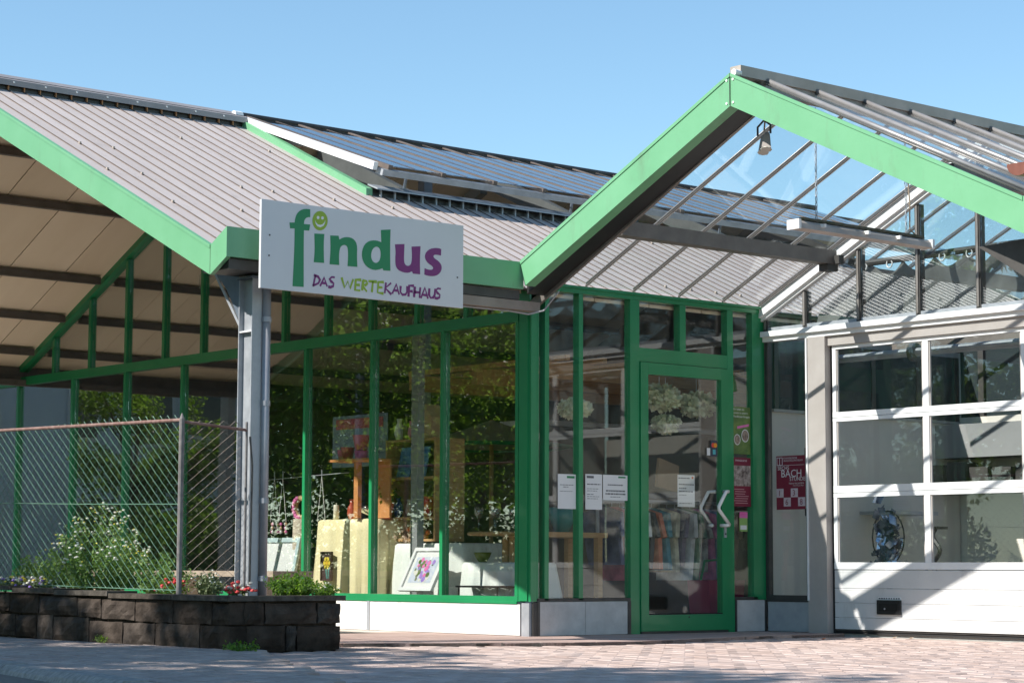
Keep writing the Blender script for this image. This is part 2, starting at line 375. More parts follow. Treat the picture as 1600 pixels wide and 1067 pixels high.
def t_walk(p): return side(p) > 0 and kerbside(p) > .2 and p[0] < -3.2 and -5.5 < p[1] < 6
pave(pl, paver, ZP, .20, .10, t_plaza, math.pi / 2)
pave(swo, paverg, 0.0, .20, .10, t_walk, math.radians(77))
# entrance slab: a low reddish platform, laid in flags
sb = MB().prism(SLAB, 2, -.1, -.004).build('entrance_slab', sand, kind='structure')
def clip(poly, x0, x1, y0, y1):
    for ax, val, sg in ((0, x0, 1), (0, x1, -1), (1, y0, 1), (1, y1, -1)):
        out = []
        for i in range(len(poly)):
            a, b = poly[i - 1], poly[i]; da = (a[ax] - val) * sg; db = (b[ax] - val) * sg
            if da >= 0: out.append(a)
            if da * db < 0: t = da / (da - db); out.append((a[0] + (b[0] - a[0]) * t, a[1] + (b[1] - a[1]) * t))
        poly = out
        if len(poly) < 3: return []
    return poly
slabm = mat('slab_flag_red', (.38, .27, .235), (.45, .335, .30), rough=.85, scale=8, objvar=.08, bump=.25, bscale=80)
slab_bounce = mat('slab_flag_bounce', (.56, .50, .44), (.64, .58, .52), rough=.85, scale=8, objvar=.06, bump=.25, bscale=80)  # unseen pale flags, added to bounce sunlight up onto the soffit
for i in range(13):
    for j in range(25):
        q = clip(SLAB, -2.4 + i * .4 + .003, -2.4 + i * .4 + .397, -1.3 + j * .4 + .003, -1.3 + j * .4 + .397)
        if len(q) > 2: MB().prism(q, 2, -.03, 0.0).build('flagstone', slabm if -1.3 + j * .4 < 1.2 else slab_bounce, sb)

# ================================================================== THE SHOP HALL (left gable, vent roof, glass walls)
hall = thing('shop_hall', 'glass walled shop hall with green frames, taupe ribbed roof and projecting canopy', 'building', (0, 0, 0))
def zl(y): return 2.66 + SLL * (RID - abs(y - RID))          # roof deck height over the left span
# --- roof
deck = MB()
deck.prism([(-.02, 2.628), (RID, zl(RID) - .032), (RID, zl(RID) + .0), (-.02, 2.652)], 0, X0 + .01, 0.0)
deck.prism([(.08, 2.664), (2.15, zl(2.15) - .032), (2.15, zl(2.15) - .008), (.08, 2.689)], 0, 0.0, 9.0)
deck.prism([(RID, zl(RID) - .032), (8.3, 2.62), (8.3, 2.70), (RID, zl(RID) + .05)], 0, X0 + .01, 9.0)
roof = deck.build('roof_deck', purl, hall)
seamm = mat('roof_seam_brown', (.10, .075, .062), (.14, .105, .088), rough=.7, scale=10)
def strip(x, w, ya, yb, name='roof_sheet'):
    pr = [(0, .0), (.1405, .002), (.1405, .0095), (w, .0095), (w, -.006), (0, -.006)]; vs = []
    for y in (ya, yb):
        for (u, h) in pr: vs.append((x + u, y, zl(y) + .022 + h))
    k = len(pr); m = MB()
    m.add(vs, [tuple(range(k)), tuple(reversed(range(k, 2 * k)))] + [(j, j + k, (j + 1) % k + k, (j + 1) % k) for j in range(k)])
    m.m = [0, 0] + [1 if j in (1, 2) else 0 for j in range(k)]
    return m.build(name, [roofm, seamm], roof)
i = 0
while X0 + .02 + i * .15 < 6.0:
    x = X0 + .02 + i * .15
    if x < -.1: strip(x, .1495, -.1, 4.06)
    else: strip(x, .1495, .03, 2.12)
    i += 1
cl = MB()
for row, y in enumerate((.35, 1.05, 1.75, 2.45, 3.15)):
    for k in range(0, 40):
        x = X0 + .02 + k * .15 + .13
        if (k + row) % 2 or random.random() < .6 or (x > -.1 and y > 2.0): continue
        cl.box(x - .006, x + .010, y - .010, y + .010, zl(y) + .032, zl(y) + .044)
cl.build('roof_clip', mat('clip_beige', (.42, .36, .31), None, rough=.5), roof, kind='stuff')
rc = MB(); zt_ = zl(RID)
rc.prism([(RID, zt_ + .125), (RID - .17, zt_ + .125 - .17 * SLL), (RID - .175, zt_ + .075 - .17 * SLL), (RID - .168, zt_ + .075 - .17 * SLL), (RID - .163, zt_ + .115 - .17 * SLL), (RID, zt_ + .115), (RID + .16, zt_ + .05), (RID + .16, zt_ + .06)], 0, X0 - .02, 0.0)
ridge = rc.build('ridge_cap', ridgem, roof)
bx('ridge_filler', black, roof, X0, -.01, RID - .13, RID - .10, zt_ - .06, zt_ + .07)
k = 0
while X0 + .02 + k * .15 < -.05:
    bx('filler_tab', mat('filler_tab_orange', (.42, .20, .09), None, rough=.7), roof, X0 + .02 + k * .15 - .006, X0 + .02 + k * .15 + .004, RID - .155, RID - .131, zt_ - .05, zt_ + .032); k += 1
sc_ = MB()
for k in range(10): sc_.box(X0 + .2 + k * .3, X0 + .215 + k * .3, RID - .179, RID - .174, zl(RID) + .02, zl(RID) + .034)
sc_.build('ridge_screw', whitep, roof, kind='stuff')
# vent opening: green edge flashing, pale flashing strip, raised vent flap
vf = MB(); vf.prism([(2.1, zl(2.1) + .02), (4.1, zl(4.1) + .02), (4.1, zl(4.1) + .085), (2.1, zl(2.1) + .085)], 0, -.035, .03); vf.build('vent_edge_flashing', fas, roof)
bx('vent_gap_shade', black, roof, .03, 6.0, 2.121, 2.15, zl(2.1) - .02, zl(2.1) + .10)  # black box standing in for the dark gap under the flashing
fs_ = MB().prism([(2.03, zl(2.05) + .095), (2.17, zl(2.17) + .095), (2.17, zl(2.17) + .107), (2.03, zl(2.05) + .107)], 0, 0.03, 6.0)
for k in range(40): fs_.box(.1 + k * .15, .115 + k * .15, 2.08, 2.095, zl(2.1) + .01, zl(2.1) + .085)
fs_.build('vent_sill_flashing', steel, roof)
HA, HB = np.array([RID + .05, zl(RID) + .10]), np.array([2.04, 3.905])   # hinge and free edge of the vent flap (Y, Z)
def fl(t, off=0.0): nrm = np.array([-(HA - HB)[1], (HA - HB)[0]]); nrm = nrm / np.linalg.norm(nrm); return HA + (HB - HA) * t + nrm * off
flap = MB().prism([fl(0, -.045), fl(1, -.045), fl(1, .022), fl(0, .022)], 0, -.005, .04).build('vent_flap', whitep, hall)
vbar = mat('vent_bar_brown', (.10, .078, .066), (.14, .11, .095), rough=.6, scale=6)
xb = .12
while xb < 7.6:
    MB().prism([fl(0, -.02), fl(1.02, -.02), fl(1.02, .019), fl(0, .019)], 0, xb, xb + .045).build('vent_bar', vbar, flap)
    MB().prism([fl(.01, .004), fl(1.01, .004), fl(1.01, .012), fl(.01, .012)], 0, xb + .052, xb + .578).build('vent_pane', gl_vent, flap)
    MB().prism([fl(0.02, .0145), fl(1.0, .0145), fl(1.0, .0165), fl(0.02, .0165)], 0, xb + .30, xb + .32).build('vent_bar', vbar, flap)
    xb += .58
MB().prism([fl(.985, -.075), fl(1.03, -.075), fl(1.03, -.022), fl(.985, -.022)], 0, .056, 7.9).build('vent_rail', steel, flap)
MB().tube([(.0, *fl(-.01, .012)), (8.0, *fl(-.01, .012))], .03, 8).build('vent_hinge', dksteel, flap)
MB().tube([(-.09, *fl(.05, .012)), (-.006, *fl(.05, .012))], .048, 8).build('hinge_cap', whitep, flap)
for x in (.42, 2.35, 4.3, 6.2):
    MB().tube([(x, 2.2, zl(2.2) - .02), (x + .06, *fl(.93, -.05))], .014, 6).build('vent_strut', steel, flap)
raf = mat('rafter_grey', (.27, .26, .23), (.34, .325, .29), rough=.6, scale=5)
for x in (.9, 2.9, 5.0):
    MB().prism([(2.0, zl(2.0) - .22), (RID, zl(RID) - .22), (RID, zl(RID) - .05), (2.0, zl(2.0) - .05)], 0, x, x + .09).build('rafter', raf, hall)
    MB().prism([(RID, zl(RID) - .30), (6.2, zl(6.2) - .30), (6.2, zl(6.2) - .17), (RID, zl(RID) - .17)], 0, x, x + .09).build('rafter', raf, hall)
# --- soffit panels and purlins
sof = MB().prism([(RID, zl(RID) - .055), (8.3, 2.66 - .055), (8.3, 2.66 - .045), (RID, zl(RID) - .045)], 0, X0 + .03, 8.9).build('soffit', purl, hall)
xs_ = -2.85 - .0
k = 0
while xs_ + k * .6 < 8.6:
    xa, xb2 = xs_ + k * .6 + .005, xs_ + (k + 1) * .6 - .005
    MB().prism([(RID + .02, zl(RID + .02) - .085), (8.28, zl(8.28) - .085), (8.28, zl(8.28) - .057), (RID + .02, zl(RID + .02) - .057)], 0, xa, xb2).build('soffit_panel', soffm, sof)
    if xb2 < 0.3 or True:
        ye = 4.13 if xb2 < .2 else 2.1
        MB().prism([(.1, zl(.1) - .085), (ye, zl(ye) - .085), (ye, zl(ye) - .057), (.1, zl(.1) - .057)], 0, xa, xb2).build('soffit_panel', soffm, sof)
    k += 1
for y in (4.75, 5.43, 6.52, 7.22, 7.86):
    z = zl(y) - .086
    for (xa, xb2) in ((X0 + .03, -.06), (.08, 8.6)):
        MB().prism([(y - .035, z - .01), (y + .035, z - .0), (y + .035, z - .08), (y - .035, z - .08)], 0, xa, xb2).build('purlin', purl, sof)
for y in (.9, 1.9, 3.3):
    z = zl(y) - .086
    for (xa, xb2) in ((X0 + .03, -.06),) + (((.08, 8.6),) if y < 2 else ()):
        MB().prism([(y - .035, z - .01), (y + .035, z - .01), (y + .035, z - .085), (y - .035, z - .085)], 0, xa, xb2).build('purlin', purl, sof)
# --- light green fascia in front, gutter fascia on the side
fh = .215
fz = lambda y: 2.49 + SLL * (RID - abs(y - RID))
MB().prism([(RID, fz(RID) + fh), (0, 2.705), (-.203, 2.812), (-.203, 2.605), (0, 2.50), (RID, fz(RID))], 0, X0 - .035, X0).build('fascia_board', fas, hall)
MB().prism([(RID + .002, fz(RID) + fh), (8.3, 2.705), (8.5, 2.80), (8.5, 2.60), (8.3, 2.50), (RID + .002, fz(RID))], 0, X0 - .035, X0).build('fascia_board', fas, hall)
MB().prism([(RID, fz(RID) + fh + .003), (.0, 2.708), (.0, 2.682), (RID, fz(RID) + fh - .022)], 0, X0 - .041, X0 - .0352).build('fascia_lip', fas, hall)
MB().box(X0 - .0365, X0 - .0352, -.0015, .0015, 2.50, 2.705).build('fascia_joint', dksteel, hall)
gf = MB().box(X0 + .002, X1 - .002, -.2, -.165, 2.607, 2.812).build('gutter_fascia', fas, hall)
MB().box(X0 + .01, X1 - .01, -.163, .16, 2.53, 2.60).build('valley_gutter', dksteel, hall)
MB().box(X0 + .5, X1 + .2, -.16, -.06, 2.455, 2.525).build('gutter_beam', mat('gutter_beam_taupe', (.22, .185, .165), (.29, .25, .22), rough=.7, scale=5), hall)
MB().tube([(X0 + .6, -.11, 2.445), (X1 - .05, -.11, 2.445), (X1 + .1, -.14, 2.43), (X1 + .2, -.20, 2.46), (X1 + .25, -.32, 2.60)], .007, 6).build('conduit', steel, hall)
MB().box(X0 + .03, 9, 8.22, 8.42, 2.47, 2.60).box(X0 + .03, 9, 8.1, 8.2, 2.40, 2.46).build('valley_gutter', purl, hall)
MB().prism([(8.35, 2.63), (12.4, 2.63 + 4.05 * SLL), (12.4, 2.7 + 4.05 * SLL), (8.35, 2.70)], 0, X0, 9).build('next_bay_roof', soffm, hall)
# --- steel corner column with gusset, downpipe
cx, cy = -2.552, .03
col = MB(); col.box(cx - .04, cx + .04, cy - .085, cy - .075, .3, 2.5); col.box(cx - .04, cx + .04, cy + .075, cy + .085, .3, 2.5); col.box(cx - .004, cx + .004, cy - .075, cy + .075, .3, 2.5)
colo = col.build('column', steel, hall)
MB().prism([(cy + .086, 2.16), (cy + .086, 2.50), (cy + .46, 2.68), (cy + .46, 2.60), (cy + .30, 2.46)], 0, cx - .004, cx + .004).build('gusset', blsteel, colo)
MB().beam((cx, cy + .07, 2.12), (cx, cy + .45, 2.585), .022, .012, (1, 0, 0)).build('gusset_flange', steel, colo)
MB().box(cx - .037, cx - .004, cy - .074, cy + .074, 2.13, 2.14).build('stiffener', whitep, colo)
MB().box(cx - .06, cx + .06, cy - .1, cy + .1, 2.5, 2.515).build('cap_plate', blsteel, colo)
dp = MB().tube([(-2.478, -.06, .25), (-2.478, -.06, 2.48)], .031, 12).build('downpipe', mat('zinc_pipe', (.28, .285, .32), (.34, .345, .37), rough=.45, metal=.3, scale=6), hall, smooth=True)
for z in (.42, .95, 1.62, 2.2): MB().tube([(-2.478, -.06, z), (-2.478, -.06, z + .035)], .036, 12).build('pipe_collar', MATS['zinc_pipe'], dp)
for x, y in ((X0 + .4, 8.32),):
    MB().box(x - .05, x + .05, y - .08, y + .08, 0, 2.47).build('column', steel, hall)
# --- glazed gable wall (X = 0)
wall = MB().box(.0, .075, 0.152, 9.6, .255, .30).box(-.012, -.001, .152, 9.6, .243, .262).build('window_sill', frm, hall)
MB().box(-.004, .075, .152, 9.6, 2.41, 2.495).build('transom', frm, wall)
LM = [.17, 1.10, 2.05, 3.02, 4.03, 5.04, 6.09, 7.13, 8.29, 9.4]
UM = [.21, .81, 1.45, 2.08, 2.72, 3.37, 4.03, 4.71, 5.39, 6.09, 6.80, 7.54, 8.29]
for a in LM: MB().box(.0, .07, a - .019, a + .019, .301, 2.409).build('mullion', frm, wall)
def tilted_pane(y0, y1, z0, z1):
    q = [(.033 + random.uniform(-.006, .006), y, z) for y, z in ((y0, z0), (y1, z0), (y1, z1), (y0, z1))]
    d = q[0][0] + q[2][0] - q[1][0]; q[3] = (d, q[3][1], q[3][2])
    MB().add(q + [(x + .007, y, z) for x, y, z in q], [(0, 3, 2, 1)[::-1], (4, 5, 6, 7)[::-1], (0, 1, 5, 4)[::-1], (1, 2, 6, 5)[::-1], (2, 3, 7, 6)[::-1], (3, 0, 4, 7)[::-1]]).build('pane', gl_wall, wall)
for a, b in zip(LM[:-1], LM[1:]): tilted_pane(a + .0195, b - .0195, .3015, 2.4085)
ud = lambda y: 2.573 + .457 * (RID - abs(y - RID))
MB().prism([(.0, ud(0) - .06), (RID, ud(RID) - .06), (8.3, ud(8.3) - .06), (8.3, ud(8.3) + .06), (RID, ud(RID) + .06), (0, ud(0) + .06)], 0, -.02, .078).build('gable_frame', frm, wall)
for a in UM: MB().prism([(a - .022, 2.496), (a + .022, 2.496), (a + .022, max(ud(a + .022) - .07, 2.5)), (a - .022, max(ud(a - .022) - .07, 2.5))], 0, .001, .068).build('mullion', frm, wall)
for a, b in zip(UM[:-1], UM[1:]):
    q = [(a + .0225, 2.4965), (b - .0225, 2.4965), (b - .0225, ud(b) - .063)] + ([(RID, ud(RID) - .063)] if a < RID < b else []) + [(a + .0225, ud(a) - .063)]
    MB().prism(q, 0, .030, .037).build('pane', gl_wall, wall)
bx('pane', gl_wall, wall, .03, .037, 8.32, 9.6, 2.4965, 3.1)
pb = MB().box(.012, .05, .16, 9.6, -.05, .243).build('plinth', conc, hall)
e = [.10, 2.05, 4.03, 6.09, 8.29, 9.6]
for a, b in zip(e[:-1], e[1:]):
    bx('plinth_panel', plinw, pb, -.004, .011, a + .02, b - .02, .004, .24)
    bx('plinth_joint', steel, pb, -.010, .010, b - .0185, b + .0185, .002, .242)
# corner post
cp = MB().box(.0, .06, .0, .145, .262, 2.70).build('corner_post', frm, hall)
bx('post_cover', frm, cp, -.012, -.0005, .03, .128, .266, 2.60)
MB().box(-.006, .02, .012, .10, .0, .25).build('corner_foot', steel, cp)
MB().box(.022, .075, -.004, .02, 0, .255).build('corner_foot', dksteel, cp)
# --- door wall (Y = 0)
dw = MB().box(.06, X3, -.006, .075, 2.655, 2.715).box(.06, X3, -.03, .0, 2.69, 2.708).build('head_beam', frm, hall)
def vpost(x0, x1, z0, z1, y1=.07): MB().box(x0, x1, .0, y1, z0, z1).build('mullion', frm, dw)
vpost(.062, .078, .27, 2.654); vpost(.140, .182, .27, 2.654); vpost(.492, .536, .27, 2.654)
vpost(1.044, 1.145, .0, 2.654); vpost(2.153, 2.222, .0, 2.654); vpost(2.452, 2.50, .27, 2.654); vpost(2.5, X3 - .002, .262, 2.654, .1)
MB().box(1.146, 2.152, .001, .069, 2.165, 2.275).build('transom', frm, dw)
vpost(1.60, 1.668, 2.276, 2.654)
MB().box(.06, 1.043, .0, .07, .262, .285).box(2.223, 2.5, .0, .07, .262, .285).build('window_sill', dksteel, dw)
for a, b, z0, z1 in ((.079, .139, .287, 2.653), (.183, .491, .287, 2.653), (.537, 1.043, .287, 2.653), (1.146, 1.599, 2.277, 2.653), (1.669, 2.152, 2.277, 2.653), (2.223, 2.451, .287, 2.653)):
    bx('pane', gl_door, dw, a, b, .030, .037, z0, z1)
pd = MB().box(.08, 1.04, .012, .06, -.05, .26).box(2.225, X3 - .005, .012, .06, -.05, .26).build('plinth', conc, hall)
for a, b in ((.09, .555), (.559, 1.005), (2.245, 2.575)): bx('plinth_panel', ping, pd, a, b, -.004, .0115, .004, .258)
for a, b in ((.062, .088), (1.008, 1.041), (2.225, 2.243), (2.577, 2.592)): bx('plinth_joint', dksteel, pd, a, b, -.008, .0105, .002, .261)
# entrance door
ed = MB()
ed.box(1.149, 1.232, -.012, .05, .02, 2.16).box(2.068, 2.150, -.012, .05, .02, 2.16).box(1.2325, 2.0675, -.012, .05, .02, .148).box(1.2325, 2.0675, -.012, .05, 2.066, 2.16)
edo = ed.build('entrance_door', frm, hall)
bx('pane', gl_door, edo, 1.2325, 2.0675, .012, .02, .1485, 2.0655)
MB().box(1.233, 2.067, -.0125, -.006, .149, .158).build('glazing_bead', rubber, edo)
MB().box(1.16, 2.14, -.004, .06, .0, .018).build('threshold', dksteel, edo)
for yh, xo in ((-.075, 0), (.1, -.03)):
    pth = [(2.085 + xo, -.012 if yh < 0 else .05, 1.145), (2.075 + xo, yh, 1.145), (2.05 + xo, yh, 1.143), (1.965 + xo, yh, 1.02), (1.965 + xo, yh, .995), (2.09 + xo, yh, .872), (2.085 + xo, yh, .87), (2.06 + xo, yh, .868), (2.05 + xo, -.012 if yh < 0 else .05, .868)]
    MB().tube(pth, .015, 8).build('handle', mat('handle_white', (.78, .74, .70), (.82, .80, .78), rough=.25, scale=5), edo, smooth=True)
MB().box(2.085, 2.112, -.020, -.0121, .77, .86).build('lock', steel, edo)
MB().tube([(2.098, -.024, .80), (2.098, -.019, .80)], .008, 8).build('lock_cylinder', dksteel, edo)
MB().tube([(1.68, -.0135, .128), (1.68, -.0121, .128)], .008, 8).build('door_stop_screw', black, edo)

# ================================================================== THE RIGHT GABLE: glass roofed porch and garage
porch = thing('garage_hall', 'glass roofed garage hall behind a light green gable, white sectional door', 'building', (X3, -2.4, 0))
HR = -2.4
def zr(y, off=0.): return 2.718 + SLR * (2.4 - abs(y - HR)) + off
MB().prism([(-.2, 2.815), (HR, 3.880), (HR, 3.655), (-.255, 2.625)], 0, X1 - .035, X1).build('fascia_board', fas, porch)
MB().prism([(HR - .003, 3.880), (-4.8, 2.721), (-5.0, 2.81), (-5.0, 2.60), (-4.8, 2.50), (HR - .003, 3.655)], 0, X1 - .035, X1).build('fascia_board', fas, porch)
MB().prism([(-.2, 2.818), (HR, 3.883), (HR, 3.858), (-.2, 2.79)], 0, X1 - .041, X1 - .0352).build('fascia_lip', fas, porch)
MB().prism([(HR - .004, 3.883), (-4.8, 2.724), (-4.8, 2.698), (HR - .004, 3.858)], 0, X1 - .041, X1 - .0352).build('fascia_lip', fas, porch)
bx('fascia_joint', dksteel, porch, X1 - .0425, X1 - .0352, HR - .003, HR, 3.657, 3.88)
MB().prism([(-.255, 2.626), (HR, 3.656), (-4.8, 2.501), (-4.8, 2.516), (HR, 3.672), (-.255, 2.641)], 0, X1 + .001, X1 + .065).build('fascia_return', fas, porch)
sc_ = MB()
for dy in (-.03, .03):
    for z in (3.85, 3.69): sc_.tube([(X1 - .04, HR + dy, z - abs(dy) * .5), (X1 - .034, HR + dy, z - abs(dy) * .5)], .009, 8)
sc_.build('screw', whitep, porch, kind='stuff')
MB().prism([(-.16, zr(-.16, -.215)), (HR, zr(HR, -.222)), (-4.72, zr(-4.72, -.215)), (-4.72, zr(-4.72, -.14)), (HR, zr(HR, -.14)), (-.16, zr(-.16, -.14))], 0, X1 + .067, X1 + .235).build('front_rafter', black, porch)
MB().prism([(.02, zr(0, -.255)), (HR, zr(HR, -.225)), (HR, zr(HR, -.17)), (.02, zr(0, -.17))], 0, X1 + .238, X1 + .265).build('edge_bar', gbar, porch)
MB().prism([(HR, zr(HR, -.225)), (-4.78, zr(-4.78, -.225)), (-4.78, zr(-4.78, -.17)), (HR, zr(HR, -.17))], 0, X1 + .238, X1 + .265).build('edge_bar', gbar, porch)
MB().box(X1 + .02, 8.6, HR - .05, HR + .05, 3.865, 3.94).build('ridge_beam', mat('ridge_taupe', (.34, .30, .26), (.42, .37, .33), rough=.5, scale=5), porch)
MB().tube([(X1 - .03, HR - .03, 3.885), (X1 + .03, HR - .03, 3.885)], .024, 12).build('ridge_end_cap', whitep, porch)
rg = MB().box(X1 + .25, 8.6, HR - .03, HR + .03, 3.78, 3.864).build('glass_roof', gbar, porch)
barm = mat('glazing_bar_brown', (.075, .066, .06), (.11, .098, .09), rough=.45, metal=.3, scale=6)
BX = [.04, .55, 1.06, 1.57, 2.08, 2.52, 3.1, 3.62, 4.14, 4.66, 5.18, 5.7, 6.22, 6.74, 7.26, 7.78]
for x in BX:
    for sg in (1, -1):
        ya, yb = (-.02, HR + .035) if sg > 0 else (-4.78, HR - .035)
        MB().prism([(ya, zr(ya, -.017)), (yb, zr(yb, -.017)), (yb, zr(yb, -.002)), (ya, zr(ya, -.002))], 0, x - .009, x + .009).build('glazing_bar', barm, rg)
        MB().prism([(ya, zr(ya, -.020)), (yb, zr(yb, -.020)), (yb, zr(yb, -.0175)), (ya, zr(ya, -.0175))], 0, x - .004, x + .004).build('bar_highlight', whitep, rg)  # white strip painting the thin highlight along each glazing bar
        MB().tube([(x, ya, zr(ya, .013)), (x, yb, zr(yb, .013))], .007 if sg > 0 else .018, 8).build('bar_cap', mat('bar_cap_grey', (.27, .26, .26), (.34, .33, .33), rough=.4, metal=.4, scale=5), rg, smooth=True)
for a, b in zip([X1 + .17] + BX[:-1], BX):
    for sg in (1, -1):
        ya, yb = (-.02, HR + .04) if sg > 0 else (-4.78, HR - .04)
        MB().prism([(ya, zr(ya, .0)), (yb, zr(yb, .0)), (yb, zr(yb, .006)), (ya, zr(ya, .006))], 0, a + .010, b - .010).build('roof_pane', gl_roof, rg)
for y in (-.86, -3.94):
    MB().box(X1 + .36, 2.50, y - .045, y + .045, zr(y, -.155), zr(y, -.045)).build('purlin', mat('purlin_grey', (.12, .105, .095), (.17, .15, .135), rough=.5, scale=6), porch)
    MB().box(X1 + .36, 2.50, y + .052, y + .075, zr(y, -.155), zr(y, -.135)).build('purlin_lip', gbar, porch)
MB().box(2.40, 2.52, -.90, -.80, zr(-.86, -.21), zr(-.86, -.13)).box(2.44, 2.5, -.98, -.93, zr(-.86, -.16), zr(-.86, -.09)).build('purlin_bracket', dksteel, porch)
# garage front (X = 2.6)
MB().prism([(.0, zr(0, -.10)), (HR, zr(HR, -.10)), (-4.8, zr(-4.8, -.10)), (-4.8, zr(-4.8, .0)), (HR, zr(HR, -.0)), (.0, zr(0, .0))], 0, 2.535, 2.598).build('gable_rafter', whitep, porch)
MB().prism([(.01, zr(0, -.135)), (HR, zr(HR, -.135)), (-4.8, zr(-4.8, -.135)), (-4.8, zr(-4.8, -.101)), (HR, zr(HR, -.101)), (.01, zr(0, -.101))], 0, 2.56, 2.61).build('gable_rafter_lip', whitep, porch)
hb = MB().box(2.545, 2.66, .0 - .004, -4.8, 2.455, 2.50).box(2.575, 2.66, -.004, -4.8, 2.415, 2.455).build('gable_sill', whitep, porch)
GM = [-.03, -.47, -1.055, -1.665, -2.255, -2.85, -3.45, -4.05, -4.77]
for a in GM: MB().box(2.585, 2.65, a - .022, a + .022, 2.501, zr(a, -.136)).build('mullion', dksteel, hb); MB().box(2.575, 2.584, a - .01, a + .01, 2.52, zr(a, -.14)).build('mullion_cap', gbar, hb)
for a, b in zip(GM[:-1], GM[1:]):
    q = [(a - .0225, 2.5015), (b + .0225, 2.5015), (b + .0225, zr(b + .0225, -.137))] + ([(HR, zr(HR, -.137))] if b < HR < a else []) + [(a - .0225, zr(a - .0225, -.137))]
    MB().prism(q, 0, 2.60, 2.607).build('pane', gl_gab, hb)
    MB().box(2.59, 2.60, a - .023, b + .023, 2.502, 2.535).build('glazing_bead', steel, hb)
sidef = MB().box(2.60, 2.65, -.005, -.035, .26, 2.414).box(2.60, 2.65, -.455, -.49, .26, 2.414).box(2.60, 2.65, -.0355, -.4545, .26, .30).build('side_light', dksteel, porch)
bx('pane', gl_door, sidef, 2.618, 2.625, -.0355, -.4545, .3005, 2.413)
for z in (.95, 1.45, 1.98): MB().box(2.590, 2.5995, -.45, -.475, z, z + .06).build('clip', black, sidef)
bx('plinth_panel', mat('plinth_panel_blue_grey', (.29, .31, .33), (.36, .375, .39), rough=.8, scale=6, bump=.15), porch, 2.598, 2.66, -.02, -.485, .004, .245)
bx('plinth_cap', dksteel, porch, 2.594, 2.66, -.004, -.49, .246, .2595)
jb = MB().box(2.57, 2.68, -.495, -.700, .0, 2.414).box(2.60, 2.68, -.7005, -4.4, 2.335, 2.414).box(2.57, 2.68, -4.21, -4.4, .0, 2.334).build('garage_frame', jamb, porch)
bx('jamb_edge', whitep, jb, 2.56, 2.569, -.495, -.51, .26, 2.41)
MB().box(2.64, 2.68, -.7005, -.728, .0, 2.334).box(2.65, 2.68, -.729, -4.2, .0, .02).build('seal', rubber, porch)
gd = MB().box(2.640, 2.68, -.73, -4.2, .021, .035).build('garage_door', dksteel, porch)
ST = [(-.732, -.768), (-1.665, -1.722), (-2.606, -2.662), (-3.545, -3.60), (-4.162, -4.198)]
for z0, z1 in ((.036, .128), (.131, .245), (.248, .362), (.365, .508)):
    MB().box(2.628, 2.665, -.732, -4.198, z0, z1).build('door_panel', doorw, gd)
    bx('panel_bead', doorw, gd, 2.6265, 2.6279, -.732, -4.198, z1 - .014, z1 - .006)
for (z0, z1, r0, r1) in ((.515, 1.128, .055, .034), (1.132, 1.740, .055, .03), (1.744, 2.333, .043, .03)):
    MB().box(2.624, 2.665, -.732, -4.198, z0, z0 + r0).build('rail', whitep, gd)
    MB().box(2.624, 2.665, -.732, -4.198, z1 - r1, z1).build('rail', whitep, gd)
    for a, b in ST: MB().box(2.626, 2.665, a, b, z0 + r0, z1 - r1).build('stile', whitep, gd)
    for (a0, a1), (b0, b1) in zip(ST[:-1], ST[1:]):
        bx('pane', gl_gar, gd, 2.642, 2.648, a1 - .0005, b0 + .0005, z0 + r0 + .0005, z1 - r1 - .0005)
        bx('glazing_bead', jamb, gd, 2.634, 2.641, a1 - .001, a1 - .014, z0 + r0, z1 - r1); bx('glazing_bead', jamb, gd, 2.634, 2.641, b0 + .001, b0 + .014, z0 + r0, z1 - r1)
lp = MB().box(2.605, 2.6279, -1.185, -1.42, .160, .272)
lpo = lp.build('grip_recess', black, gd)
bx('grip_hollow', mat('grip_black', (.004, .004, .004), None, rough=.6), lpo, 2.6035, 2.6049, -1.21, -1.395, .187, .247)
MB().tube([(2.602, -1.27, .205), (2.598, -1.27, .205)], .008, 8).build('grip_lock', steel, lpo)
st = bx('maker_strip', paper, gd, 2.6255, 2.6279, -1.185, -1.42, .276, .297)
for k in range(9): bx('strip_mark', ink, st, 2.6245, 2.6254, -1.19 - k * .025, -1.19 - k * .025 - random.uniform(.008, .02), .280, .292)
# right valley gutter end and column
MB().box(X1 - .02, 9, -5.0, -4.85, 2.50, 2.60).build('valley_gutter', steel, porch)
MB().box(.02, .1, -4.86, -4.70, 0, 2.50).build('column', steel, porch)
g1, g2 = P(1528, 386, 0, .05), P(1600, 432, 0, .05)
g3 = P(1600, 374, 0, .05)
MB().prism([(g1[1], g1[2]), (g2[1], g2[2]), (-4.74, g2[2] - .2), (-4.74, g3[2] - .05), (g3[1], g3[2])], 0, .05, .065).build('gusset', dksteel, porch)
gu = MB()
ang = [math.pi + math.pi * k / 10 for k in range(11)]
gc = P(1604, 262, 0, -.55)
prof = [(gc[1] + .16 + .085 * math.cos(a), gc[2] + .02 + .075 * math.sin(a)) for a in ang]
prof2 = [(gc[1] + .16 + .077 * math.cos(a), gc[2] + .02 + .067 * math.sin(a)) for a in reversed(ang)]
gu.prism([(y - .16, z) for y, z in prof + prof2], 0, -.62, 1.2)
gu.tube([(-.62, prof[0][0] - .16, prof[0][1]), (1.2, prof[0][0] - .16, prof[0][1])], .014, 8)
gu.prism([(y - .16, z) for y, z in prof], 0, -.625, -.615)
gu.build('eaves_gutter', brass, porch)

